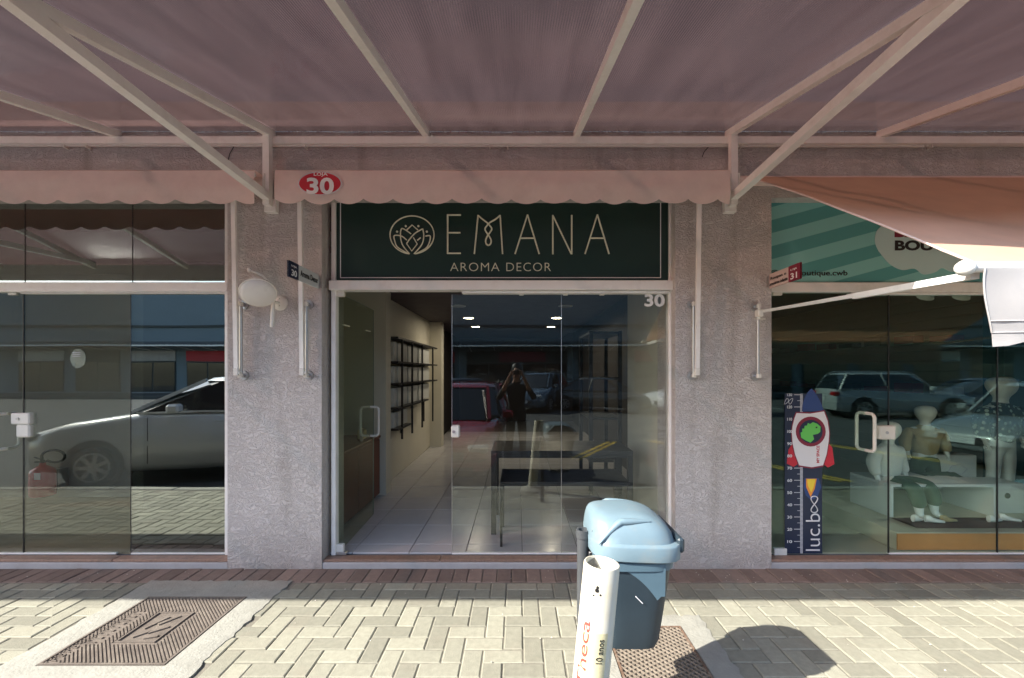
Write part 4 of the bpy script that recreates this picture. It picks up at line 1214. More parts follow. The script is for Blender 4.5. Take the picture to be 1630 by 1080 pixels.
# ================================================================== GROWTH CHART ON THE DOOR
yc_ = YG-.007
t = thing('growth_chart', 'navy growth chart sticker with rocket, green dinosaur and ruler on the boutique door', 'growth chart', (X_(1280, YG), yc_, FZ))
def Q6(cx, cy): return W(1240+cx/3.86, 610+cy/3.86, yc_)
def flat(name, pts, layer, m, parent=None, th=.0007):
    q = [Q6(*p) for p in pts]; g = MB(); g.prism([(v.x, v.z) for v in q], th, off=yc_-layer*.0009)
    return g.build(name, M[m], parent or t)
flat('backing', [(35,65), (265,65), (265,1048), (35,1048)], 0, 'navy')
flat('ruler_band', [(130,66), (146,66), (146,1046), (130,1046)], 1, 'chart_grey')
g = MB()
for k in range(13):
    yy = 72+k*(973-72)/12
    for (a, b, c_, d_) in ((92, 132, yy-2, yy+2), (112, 132, yy+35, yy+38)):
        q0, q1 = Q6(a, c_), Q6(b, d_); g.box((q0.x, yc_-.0021, q1.z), (q1.x, yc_-.0012, q0.z))
g.build('tick', M['chart_grey'], t)
g = MB()
for k in range(125):
    yy = 70+k*7.8; q0, q1 = Q6(131, yy), Q6(145, yy+2.2); g.box((q0.x, yc_-.0023, q1.z), (q1.x, yc_-.0018, q0.z))
stuff(g.build('fine_tick', M['navy'], t))
for k in range(13):
    yy = 72+k*(973-72)/12; a = Q6(48, yy-9); b = Q6(78, yy+9)
    vs_, fs = fit_text(str(130-10*k), b.x-a.x, a.z-b.z, .0005, .02); c0 = (a+b)/2
    g = MB(); g.add([v+c0+Vector((0,-.0052,0)) for v in vs_], fs); g.build('ruler_number', M['chart_white'], t, fix=False)
def grow(pts, s):
    cx_ = sum(p[0] for p in pts)/len(pts); cy_ = sum(p[1] for p in pts)/len(pts)
    return [(cx_+(p[0]-cx_)*s, cy_+(p[1]-cy_)*s) for p in pts]
finl = [(80,375), (58,408), (47,495), (88,515), (112,500), (100,440)]; finr = [(303,372), (326,395), (340,498), (300,520), (276,500), (292,440)]
flat('fin', finl, 2, 'red'); flat('fin', finr, 2, 'red')
nose = [(140,175), (143,135), (158,90), (178,52), (198,34), (220,55), (243,95), (262,135), (277,172)]
flat('nose', nose, 2, 'rocket_blue')
bodyp = [(105,182), (92,215), (80,265), (76,310), (80,370), (96,440), (122,508), (200,520), (270,508), (292,440), (305,360), (308,300), (298,230), (276,172), (190,186)]
flat('hull_outline', grow(bodyp, 1.035), 3, 'maroon'); hull = flat('hull', grow(bodyp, .985), 4, 'chart_white')
circ = lambda r_: [(193+r_*1.0*math.cos(a), 298+r_*math.sin(a)) for a in [2*math.pi*i/28 for i in range(28)]]
flat('porthole_ring', circ(92), 5, 'maroon'); flat('porthole', circ(72), 6, 'navy')
flat('dinosaur', [(133,335), (130,305), (140,300), (140,280), (152,280), (155,262), (168,262), (175,245), (188,252), (205,240), (232,250), (252,268), (250,300), (235,312), (205,318), (212,345), (190,366), (160,352)], 7, 'dino')
flat('dinosaur_eye', [(222,268), (232,268), (232,277), (222,277)], 8, 'black')
a = Q6(228, 490); b = Q6(246, 385)
vs_, fs = fit_text('MY SPACE', b.z-a.z, b.x-a.x, .0005, .02); c0 = (a+b)/2; g = MB()
g.add([Vector((c0.x-v.z, yc_-.0052+v.y, c0.z+v.x)) for v in vs_], fs); g.build('hull_lettering', M['red'], t, fix=False)
flat('flame_glow', [(157,585), (150,640), (165,690), (198,720), (235,700), (258,640), (243,585)], 2, 'rocket_blue')
flat('flame', [(165,588), (166,640), (193,700), (218,650), (230,588)], 3, 'orange'); flat('flame_core', [(172,590), (176,630), (196,672), (210,640), (222,590)], 4, 'yellow')
a = Q6(163, 1030); b = Q6(250, 800)
vs_, fs = fit_text('luc.b', b.z-a.z, b.x-a.x, .0006, -.008); c0 = (a+b)/2; g = MB()
g.add([Vector((c0.x-v.z, yc_-.004+v.y, c0.z+v.x)) for v in vs_], fs)
g.build('maker_name', M['chart_white'], t, fix=False)
g = MB(); pts = []
for i in range(40):
    a_ = 2*math.pi*i/40; pts.append(Q6(215+30*math.sin(a_)*math.cos(a_)*1.35*1.0, 745-50*math.cos(a_))+Vector((0, -.0035-.0006*math.sin(a_), 0)))
g.tube(pts, .0036, 6, closed=True); g.build('infinity_mark', M['chart_white'], t)
g = MB(); pts = []
for i in range(30):
    a_ = 2*math.pi*i/30; pts.append(Q6(58+(22*math.cos(a_))+8*math.sin(2*a_), 112-26*math.sin(a_)*math.cos(a_)*1.4+0)+Vector((0, -.002, 0)))
g.tube(pts, .0016, 5, closed=True); g.build('maker_mark', M['chart_white'], t)

# ================================================================== INSIDE THE MIDDLE SHOP
t = thing('shop_counter', 'brown wooden counter behind the open glass door', 'counter', (-1.85, 4.3, FZ))
MB().box((-2.09, 3.66, FZ+.03), (-1.60, 5.0, .735), bev=.004).build('carcass', M['wood'], t)
MB().box((-2.09, 3.64, .738), (-1.585, 5.02, .765), bev=.004).build('counter_top', M['wood'], t)
MB().box((-2.07, 3.68, FZ), (-1.63, 4.98, FZ+.028)).build('plinth', M['black_metal'], t)
for k in range(2):
    MB().box((-1.598, 3.68+k*.665, .10), (-1.590, 4.33+k*.665, .725), bev=.002).build('side_panel', M['wood'], t)
def small_card(nm, lab, px0, px1, py0, py1, Y, m, cat):
    a = W(px0, py0, Y); b = W(px1, py1, Y)
    o = MB().box((a.x, Y, b.z), (b.x, Y+.02, a.z), bev=.003).build(nm, M[m]); tag(o, lab, cat); return o
MB()
o = MB().box((-1.74, 4.70, .766), (-1.67, 4.80, .865), bev=.004).build('desk_calendar', M['label_yellow']); tag(o, 'small yellowish card box standing on the end of the brown counter', 'card box')
o = MB().box((-1.66, 4.55, .766), (-1.635, 4.60, .90), bev=.004).build('spray_bottle', M['alum']); tag(o, 'slim grey bottle beside the yellowish card box on the brown counter', 'bottle')

t = thing('wall_shelving', 'black wall shelving of open square bays on the left wall of the middle shop', 'shelving', (-1.62, 6.5, 1.3))
sy0, sy1 = 5.45, 8.1
for k, py in enumerate((538, 577, 612, 651, 684)):
    z = Z_(py, 5.5)
    y1_ = sy1 if k < 3 else (7.3 if k == 3 else 6.1)
    MB().box((-1.678, sy0, z-.012), (-1.50, y1_, z+.012)).build('shelf', M['black_metal'], t)
for k, y in enumerate((5.66, 6.2, 6.85, 7.7)):
    MB().box((-1.52, y-.012, .62), (-1.496, y+.012, 1.92)).build('upright', M['black_metal'], t)
    MB().box((-1.675, y-.012, .62), (-1.655, y+.012, 1.92)).build('upright', M['black_metal'], t)
ysb = (5.47, 5.66, 6.2, 6.85, 7.7)
zsb = [Z_(p_, 5.5) for p_ in (538, 577, 612, 651, 684)]
for i_ in range(4):
    for k in range(4):
        if (i_ == 3 and k > 1): continue
        zt_c, zb_c = zsb[i_]-.05, zsb[i_+1]+.014
        MB().box((-1.676, ysb[k]+.03, zb_c), (-1.57, ysb[k+1]-.03, zt_c), bev=.004).build('cubby_box', M['white_board'], t)
# low tables
def tbl(name, x0, x1, y0, y1, zt, leg, top, label, m='black_metal'):
    t = thing(name, label, 'table', ((x0+x1)/2, (y0+y1)/2, FZ))
    MB().box((x0, y0, zt-top), (x1, y1, zt), bev=.002).build('table_top', M[m], t)
    for x in (x0+leg/2, x1-leg/2):
        for y in (y0+leg/2, y1-leg/2):
            MB().box((x-leg/2, y-leg/2, FZ), (x+leg/2, y+leg/2, zt-top-.001)).build('leg', M[m], t)
    g = MB(); r_ = leg*.5
    for y in (y0+leg/2, y1-leg/2): g.box((x0+leg, y-r_/2, zt-top-r_-.003), (x1-leg, y+r_/2, zt-top-.002))
    g.build('apron', M[m], t); return t
tbl('low_table', -.145, .92, 3.56, 4.04, .595, .020, .022, 'low black table with thin square legs just inside the glass')
tbl('console_table', -.235, 1.02, 3.83, 4.40, .80, .045, .04, 'taller black table with thick legs behind the low black table')
t = thing('display_rack', 'tall black open frame rack against the right wall of the middle shop', 'rack', (1.0, 5.4, FZ))
for x in (.86, 1.20):
    for y in (5.1, 5.9):
        MB().box((x-.022, y-.022, FZ), (x+.022, y+.022, 1.98)).build('upright', M['black_metal'], t)
for z in (.45, .95, 1.42, 1.96):
    MB().box((.842, 5.08, z-.012), (1.222, 5.92, z+.012)).build('shelf', M['black_metal'], t)
# recessed lights
def dl(px, py, lit, lab):
    Y = .95*F/(VY-py); x = X_(px, Y)
    t = thing('recessed_light', lab, 'ceiling light', (x, Y, 2.45))
    MB().lathe([(.105, 2.449), (.105, 2.440), (.085, 2.438), (.085, 2.446)], 24, mat=Matrix.Translation((x, Y, 0)), caps=False).build('ring', M['white_plastic'], t)
    g = MB(); g.lathe([(.001, 2.4465), (.084, 2.4465), (.084, 2.4445), (.001, 2.4445)], 24, mat=Matrix.Translation((x, Y, 0))); g.build('lens', M['down_light'] if lit else M['alum'], t)
def lamp_light(px, py):
    Y = .95*F/(VY-py); ld = bpy.data.lights.new('recessed_lamp', 'AREA'); ld.shape = 'DISK'; ld.size = .16; ld.energy = 1.6; ld.color = (1, .86, .66)
    lo = bpy.data.objects.new('recessed_lamp', ld); lo.location = (X_(px, Y), Y, 2.44); C.objects.link(lo)
for q_ in ((746, 506), (886, 506), (757, 520), (877, 520)): lamp_light(*q_)
dl(730, 487, False, 'unlit recessed ceiling light nearest the glass on the left')
dl(900, 487, False, 'unlit recessed ceiling light nearest the glass on the right')
dl(746, 506, True, 'lit recessed ceiling light, front one of the left pair')
dl(886, 506, True, 'lit recessed ceiling light, front one of the right pair')
dl(757, 520, True, 'lit recessed ceiling light, rear one of the left pair')
dl(877, 520, True, 'lit recessed ceiling light, rear one of the right pair')

# ================================================================== LEFT SHOP
ex = W(68, 765, 4.75)
t = thing('fire_extinguisher', 'red fire extinguisher with looped black hose behind the left window', 'fire extinguisher', (ex.x, 4.75, Z_(790, 4.75)))
z0 = Z_(790, 4.75); z1 = Z_(744, 4.75)
g = MB(); g.lathe([(.085, z0), (.105, z0+.012), (.108, z0+.05), (.108, z1-.06), (.095, z1-.02), (.05, z1+.01), (.028, z1+.025), (.026, z1+.05)], 26, mat=Matrix.Translation((ex.x, 4.75, 0))); g.build('cylinder', M['ext_red'], t, smooth=50)
g = MB(); g.box((ex.x-.075, 4.735, z1+.052), (ex.x+.03, 4.765, z1+.065)); g.bar((ex.x+.02, 4.75, z1+.07), (ex.x-.09, 4.75, z1+.11), .018, .008); g.cyl((ex.x, 4.75, z1+.04), (ex.x, 4.75, z1+.08), .018, 12); g.build('valve', M['black_metal'], t)
g = MB(); cx_, cz_ = X_(88, 4.75), Z_(726, 4.75); pts = [(ex.x, 4.74, z1+.06)]
for i in range(15):
    a = R(200-i*24); pts.append((cx_+.12*math.cos(a), 4.72+.002*i, cz_+.068*math.sin(a)))
g.tube(smooth_pts3(pts) if 'smooth_pts3' in globals() else pts, .013, 8); g.build('hose', M['black'], t, smooth=60)
MB().box((ex.x+.03, 4.636, z1-.11), (ex.x+.095, 4.640, z1-.04)).build('label', M['chart_white'], t)
g = MB(); g.box((ex.x-.05, 4.86, z0+.05), (ex.x+.05, 4.975, z1-.05)); g.build('wall_bracket', M['alum'], t)
c = W(124, 571, YG+.006)
g = MB(); g.prism([(c.x+.062*math.cos(i*math.pi/14), c.z+.075*math.sin(i*math.pi/14)) for i in range(28)], .001, off=YG+.0055)
st = g.build('window_sticker', mat('dusty_sticker', (.6, .6, .55), .6)); tag(st, 'round pale sticker on the left shop window above the hood reflection', 'sticker')
for k in range(3):
    MB().box((c.x-.032, YG-.0062, c.z+.015+k*.014), (c.x+.032, YG-.0052, c.z+.020+k*.014)).build('print_line', M['chart_grey'], st)

# ================================================================== RIGHT SHOP WINDOW
pf = MB().box((3.05, YG+.06, FZ), (5.28, 4.55, .205), bev=.004); pf = pf.build('display_platform', M['cream_board']); tag(pf, 'cream topped display platform with orange front inside the boutique window', 'platform')
MB().box((3.05, YG+.048, FZ+.01), (5.28, YG+.059, .198)).build('front_board', M['orange_wood'], pf)
t = thing('white_bench', 'white rectangular bench with panel ends carrying the seated mannequin', 'bench', (3.85, 4.1, .205))
bx0_, bx1_ = 3.31, 4.26
MB().box((bx0_, 3.85, .475), (bx1_, 4.32, .500), bev=.003).build('bench_top', M['white_board'], t)
for x in (bx0_, bx1_-.03): MB().box((x, 3.85, .206), (x+.03, 4.32, .474), bev=.003).build('end_panel', M['white_board'], t)
def cloth(name, x0, x1, y0, y1, z, m, lab, cat='folded clothes'):
    g = MB(); P = []
    for i in range(9):
        P.append([Vector((x0+(x1-x0)*j/10, y0+(y1-y0)*i/8, z+.018*math.sin(math.pi*i/8)*(1+.5*math.sin(j*1.7+i)))) for j in range(11)])
    g.grid(P); Bq = [[Vector((p.x, p.y, z-.001+.0)) for p in r_][::-1] for r_ in P]; g.grid(Bq)
    o = g.build(name, M[m], smooth=60, fix=False); tag(o, lab, cat); return o
cloth('folded_cloth', 3.70, 4.05, 3.88, 4.15, .503, 'knit_white', 'white folded garment lying on the white bench top')
cloth('folded_cloth', 3.90, 4.22, 4.10, 4.30, .503, 'cloth_green', 'dark green folded garment at the back of the white bench top')
cloth('floor_rug', 3.30, 4.30, 3.58, 3.84, .208, 'rug', 'brown rug on the platform in front of the white bench', 'rug')
o = MB().box((4.22, 4.36, .206), (4.62, 4.50, .66), bev=.006).build('picture_box', M['white_board']); tag(o, 'pale square box with line drawing between beige and patterned mannequins', 'box')
g = MB(); g.tube([(4.30, 4.357, .45), (4.36, 4.357, .55), (4.44, 4.357, .57), (4.52, 4.357, .52), (4.47, 4.357, .47), (4.36, 4.357, .48)], .004, 6); g.build('drawing', M['chart_grey'], o)
o = MB().box((4.34, 3.95, .206), (4.62, 4.2, .48), bev=.006).build('storage_cube', M['white_board']); tag(o, 'low whitish cube box right of the white bench', 'box')
g = MB(); g.cyl((4.46, 3.948, .37), (4.46, 3.944, .37), .025, 14); g.build('finger_hole', M['black'], o)
g = MB(); g.prism([(4.60, .47), (4.78, .36), (4.90, .36), (4.86, .44), (4.94, .50), (4.66, .50)], .02, off=4.02); o = g.build('leaflet', M['brochure']); tag(o, 'light blue pointed leaflet lying against the low whitish cube box', 'leaflet')
def shoe(x, y, z, rot, m, lab):
    g = MB(); c_, s_ = math.cos(rot), math.sin(rot)
    rings = []
    for i in range(9):
        u = i/8; l = -.07+.14*u; w = .026*(1-.5*abs(u-.45)**1.5)*(.55+.45*math.sin(math.pi*min(1, u+.12))); h = .055-.035*u if u > .35 else .06
        rings.append([Vector((x+l*c_-w*math.cos(a)*s_, y+l*s_+w*math.cos(a)*c_, z+max(0, h*.5+h*.5*math.sin(a)))) for a in [2*math.pi*k/12 for k in range(12)]])
    g.loft(rings); o = g.build('toddler_shoe', M[m], smooth=50); tag(o, lab, 'shoe', 'toddler shoes on the rug'); return o
shoe(3.42, 3.70, .226, .3, 'knit_white', 'white toddler shoe on the rug nearest the door lock')
shoe(3.52, 3.66, .226, -.2, 'mannequin', 'white toddler shoe second from the door along the rug')
shoe(3.66, 3.68, .226, .1, 'knit_beige', 'beige toddler shoe in the middle of the rug')
shoe(4.05, 3.68, .226, .2, 'knit_white', 'white toddler shoe at the right part of the brown rug')
shoe(4.20, 3.70, .226, -.4, 'mannequin', 'white toddler shoe beside the right end panel of the bench')
shoe(4.60, 3.70, .206, 0, 'knit_white', 'white toddler shoe beyond the bench below the leaflet')

# figures grown from a jointed skeleton
def skin(name, nodes, edges, m, parent=None, sub=2, root=0, world=Matrix.Identity(4)):
    """nodes: list of (x, y, z, rx, ry)"""
    me = bpy.data.meshes.new(name+'_skeleton')
    me.from_pydata([n[:3] for n in nodes], edges, [])
    o = bpy.data.objects.new(name+'_skeleton', me); C.objects.link(o)
    md = o.modifiers.new('skin', 'SKIN'); md.use_smooth_shade = True; md.branch_smoothing = .4
    sv = me.skin_vertices[0].data
    for i, n in enumerate(nodes):
        sv[i].radius = (n[3], n[4] if len(n) > 4 else n[3]); sv[i].use_root = (i == root)
    sb = o.modifiers.new('sub', 'SUBSURF'); sb.levels = sub; sb.render_levels = sub
    bpy.context.view_layer.update()
    dg = bpy.context.evaluated_depsgraph_get()
    out = bpy.data.meshes.new_from_object(o.evaluated_get(dg)); out.name = name
    out.transform(world)
    bpy.data.objects.remove(o); bpy.data.meshes.remove(me)
    out.materials.clear()
    for q in (m if isinstance(m, list) else [m]): out.materials.append(q)
    for p in out.polygons: p.use_smooth = True; p.material_index = 0
    return link(name, out, parent)

def mannequin(x, y, z, s, rot, seated, label, top, trousers, group=None):
    t = thing('child_mannequin', label, 'mannequin', (x, y, z))
    w = Matrix.Translation((x, y, z)) @ Matrix.Rotation(rot, 4, 'Z') @ Matrix.Diagonal((s*1.28, s*1.22, s, 1))
    # unit figure about 1 tall, faces -y
    if seated: hz, knee, foot = .30, (0, -.24, .30), (0, -.27, .03)
    else: hz = .48
    sh = hz+.30
    n = [(0,0,hz,.085,.065), (0,0,hz+.10,.075,.06), (0,0,hz+.22,.088,.062), (0,0,sh+.02,.045,.04), (0,-.005,sh+.075,.033,.033), (0,-.012,sh+.12,.072,.080), (0,-.005,sh+.19,.082,.092), (0,.0,sh+.245,.055,.065)]
    e = [(0,1),(1,2),(2,3),(3,4),(4,5),(5,6),(6,7)]
    for sg in (-1, 1):
        b = len(n)
        if seated: n += [(sg*.055,-.02,hz-.01,.055,.055), (sg*.08,-.22,hz-.01,.042,.042), (sg*.08,-.25,hz-.16,.034,.034), (sg*.08,-.26,.04,.024,.024), (sg*.085,-.33,.018,.022,.018)]
        else: n += [(sg*.055,0,hz-.05,.052,.052), (sg*.06,-.005,.27,.038,.038), (sg*.062,.0,.15,.034,.034), (sg*.062,.01,.045,.022,.022), (sg*.067,-.06,.018,.022,.016)]
        e += [(0,b),(b,b+1),(b+1,b+2),(b+2,b+3),(b+3,b+4)]
        b = len(n)
        n += [(sg*.098,0,sh-.015,.036,.036), (sg*.135,.01,sh-.14,.028,.028), (sg*.150,-.02,sh-.26,.022,.022), (sg*.152,-.035,sh-.30,.020,.014)]
        e += [(2,b),(b,b+1),(b+1,b+2),(b+2,b+3)]
        for f in range(4):
            c = len(n); n += [(sg*.152,-.052+f*.012,sh-.325,.0065,.0065), (sg*.150,-.056+f*.012,sh-.352+abs(f-1.5)*.004,.0055,.0055)]
            e += [(b+3, c), (c, c+1)]
        c = len(n); n += [(sg*.145,-.058,sh-.305,.0065,.0065), (sg*.142,-.064,sh-.325,.0055,.0055)]; e += [(b+3, c), (c, c+1)]
    skin('body', n, e, M['mannequin'], t, world=w)
    if top:
        n = [(0,0,hz-.03,.108,.085), (0,0,hz+.12,.112,.088), (0,0,hz+.23,.118,.085), (0,0,sh+.02,.058,.055), (0,0,sh+.04,.045,.045)]; e = [(0,1),(1,2),(2,3),(3,4)]
        for sg in (-1, 1):
            b = len(n); n += [(sg*.115,0,sh-.03,.052,.05), (sg*.148,.01,sh-.14,.050,.048), (sg*.155,-.015,sh-.235,.040,.038), (sg*.154,-.025,sh-.262,.026,.026)]
            e += [(2,b),(b,b+1),(b+1,b+2),(b+2,b+3)]
        skin('sweater', n, e, M[top] if isinstance(top, str) else top, t, world=w)
    if trousers:
        n = [(0,0,hz+.03,.095,.075), (0,0,hz-.02,.10,.078)]; e = [(0,1)]
        for sg in (-1, 1):
            b = len(n)
            if seated: n += [(sg*.062,-.06,hz-.01,.065,.062), (sg*.082,-.22,hz-.012,.058,.055), (sg*.082,-.255,hz-.13,.050,.048), (sg*.082,-.258,.10,.042,.04)]
            else: n += [(sg*.062,0,hz-.10,.062,.062), (sg*.068,-.005,.27,.054,.052), (sg*.068,.0,.12,.046,.046), (sg*.068,.0,.09,.04,.04)]
            e += [(1,b),(b,b+1),(b+1,b+2),(b+2,b+3)]
        skin('trousers', n, e, M[trousers], t, world=w)
    return t
pat = mat('patterned_cloth', (.45, .50, .44), .85)
nt = pat.node_tree; vo = nt.nodes.new('ShaderNodeTexVoronoi'); vo.inputs['Scale'].default_value = 22
ge = [n for n in nt.nodes if n.type == 'NEW_GEOMETRY'][0]; nt.links.new(ge.outputs['Position'], vo.inputs['Vector'])
cr = nt.nodes.new('ShaderNodeValToRGB'); cr.color_ramp.elements[0].color = (.55,.62,.54,1); cr.color_ramp.elements[1].color = (.03,.06,.045,1)
cr.color_ramp.elements[0].position = .30; cr.color_ramp.elements[1].position = .38
nt.links.new(vo.outputs['Distance'], cr.inputs[0]); nt.links.new(cr.outputs[0], nt.nodes['Principled BSDF'].inputs['Base Color'])
mannequin(3.50, 4.10, .205, .98, R(18), True, 'seated white child mannequin in white sweater at the left end of the bench', 'knit_white', 'cloth_green')
mannequin(4.15, 4.42, .205, .93, R(-8), False, 'standing child mannequin in beige sweater and green trousers behind the bench', 'knit_beige', 'cloth_green')
mannequin(4.84, 4.35, .205, 1.22, R(10), False, 'larger mannequin in dark and white patterned shirt with bare legs', pat, None)
# slatwall goods
shb = thing('shoe_shelf', 'long thin shelf of the slatted wall in the boutique', 'shelf', (5.3, 7, 1.9))
MB().box((5.20, 5.1, 1.86), (5.39, 9.6, 1.875)).build('board', M['slat'], shb)
MB().box((5.20, 5.1, 1.20), (5.39, 9.6, 1.215)).build('board', M['slat'], shb)
cols = ['shoe_pink', 'black', 'white_board', 'shoe_pink', 'maroon', 'white_board', 'black', 'shoe_pink']
for r_, z in enumerate((1.876, 1.216)):
    for k in range(8):
        y = 5.2+k*.52
        m_ = cols[(k*3+r_*5) % 8]; h = .07+.03*((k+r_) % 3)
        o = MB().box((5.22, y, z), (5.36, y+.30, z+h), bev=.006).build('shoe_box', M[m_])
        tag(o, ('small box in the row on the %s shelf of the slatted wall' % ('upper', 'lower')[r_]), 'box', 'shoe boxes on the %s wall shelf' % ('upper', 'lower')[r_])
for i, px in enumerate((1475, 1532)):
    c = W(px, 469, 3.75)
    t = thing('spot_lamp', 'white ceiling spot lamp just inside the boutique window, %s' % ('left one of two', 'right one of two')[i], 'spot lamp', (c.x, c.y, 2.62))
    g = MB(); g.cyl((c.x, c.y, 2.62), (c.x, c.y, c.z+.05), .012, 10); g.cyl((c.x, c.y, 2.619), (c.x, c.y, 2.60), .04, 16); g.build('stem', M['white_plastic'], t)
    g = MB(); g.lathe([(.03, .06), (.045, .02), (.06, -.03), (.055, -.03), (.001, .0)], 20, mat=Matrix.Translation(c) @ Matrix.Rotation(R(25), 4, 'Y')); g.build('head', M['white_plastic'], t, smooth=50)

# ================================================================== THE PHOTOGRAPHER (seen only in the glass)
pm_skin = mat('skin', (.42, .24, .16), .5); pm_black = mat('black_shirt', (.012, .012, .014), .85, bump=.3, bscale=40, bdist=.01); pm_jean = mat('dark_trousers', (.02, .022, .03), .85)
t = thing('person', 'person in black holding up a phone, seen reflected in the middle shop glass', 'person', (-.02, -.42, -.165))
zb = -.165
PX, PY = -.02, -.42
n = [(PX,PY,zb+.98,.155,.11), (PX,PY,zb+1.15,.145,.105), (PX,PY,zb+1.34,.165,.115), (PX,PY,zb+1.47,.10,.08), (PX,PY+.01,zb+1.54,.058,.06), (PX,PY+.035,zb+1.62,.068,.082), (PX,PY+.02,zb+1.70,.076,.092), (PX,PY+.005,zb+1.765,.05,.06)]
e = [(0,1),(1,2),(2,3),(3,4),(4,5),(5,6),(6,7)]
b = len(n); n += [(PX,PY+.125,zb+1.655,.012,.012), (PX,PY+.145,zb+1.640,.011,.011)]; e += [(5,b),(b,b+1)]
hands = []
for sg in (-1, 1):
    b = len(n); n += [(PX+sg*.09,PY,zb+.90,.095,.10), (PX+sg*.11,PY+.01,zb+.50,.062,.065), (PX+sg*.115,PY-.02,zb+.36,.058,.062), (PX+sg*.12,PY-.01,zb+.09,.038,.042), (PX+sg*.13,PY+.13,zb+.035,.042,.030)]
    e += [(0,b),(b,b+1),(b+1,b+2),(b+2,b+3),(b+3,b+4)]
    b = len(n); n += [(PX+sg*.185,PY,zb+1.42,.062,.062), (PX+sg*.30,PY+.10,zb+1.22,.048,.05), (PX+sg*.19,PY+.28,zb+1.42,.036,.036), (PX+sg*.11,PY+.365,zb+1.60,.026,.026), (PX+sg*.085,PY+.38,zb+1.645,.034,.018)]
    e += [(2,b),(b,b+1),(b+1,b+2),(b+2,b+3),(b+3,b+4)]
    for f in range(4):
        c = len(n); n += [(PX+sg*(.085-.004*f),PY+.40,zb+1.680-.018*f,.0085,.0085), (PX+sg*(.060-.004*f),PY+.405,zb+1.688-.020*f,.008,.008), (PX+sg*(.035+.006*f*.5),PY+.392,zb+1.690-.021*f,.007,.007)]
        e += [(b+4,c),(c,c+1),(c+1,c+2)]
    c = len(n); n += [(PX+sg*.075,PY+.36,zb+1.655,.010,.010), (PX+sg*.050,PY+.352,zb+1.672,.0085,.0085)]; e += [(b+4,c),(c,c+1)]
bodyp_ = skin('body', n, e, [pm_skin, pm_black, pm_jean], t, sub=2)
for p in bodyp_.data.polygons:
    c = p.center
    if c.z < zb+.96: p.material_index = 2
    elif c.z < zb+1.50 and c.y < PY+.27: p.material_index = 1
g = MB(); g.lathe([(.001,.10), (.05,.092), (.082,.06), (.094,.0), (.088,-.05), (.07,-.085)], 24, mat=Matrix.Translation((PX, PY-.022, zb+1.722)) @ Matrix.Diagonal((.92,1.08,1,1)), caps=False); g.build('hair', M['black'], t, smooth=60)
g = MB()
for sg in (-1, 1):
    g.box((PX+sg*.078-.008, PY+.005, zb+1.64), (PX+sg*.078+.008, PY+.04, zb+1.70), bev=.006)
g.build('ear', pm_skin, t)
g = MB()
for sg in (-1, 1): g.lathe([(.001,-.011), (.006,-.004), (.008,0), (.006,.004), (.001,.011)], 10, mat=Matrix.Translation((PX+sg*.03, PY+.112, zb+1.69)))
g.build('eye', M['black'], t, smooth=60)
MB().box((PX-.025, PY+.116, zb+1.608), (PX+.025, PY+.122, zb+1.615), bev=.002).build('mouth', M['maroon'], t)
ph = MB().box((-.08, -.030, 1.462), (.072, -.021, 1.536), bev=.004).build('phone', M['black']); tag(ph, 'black phone held sideways in both hands by the reflected person', 'phone')
MB().box((-.074, -.0315, 1.468), (.066, -.0302, 1.530)).build('screen', M['navy'], ph)

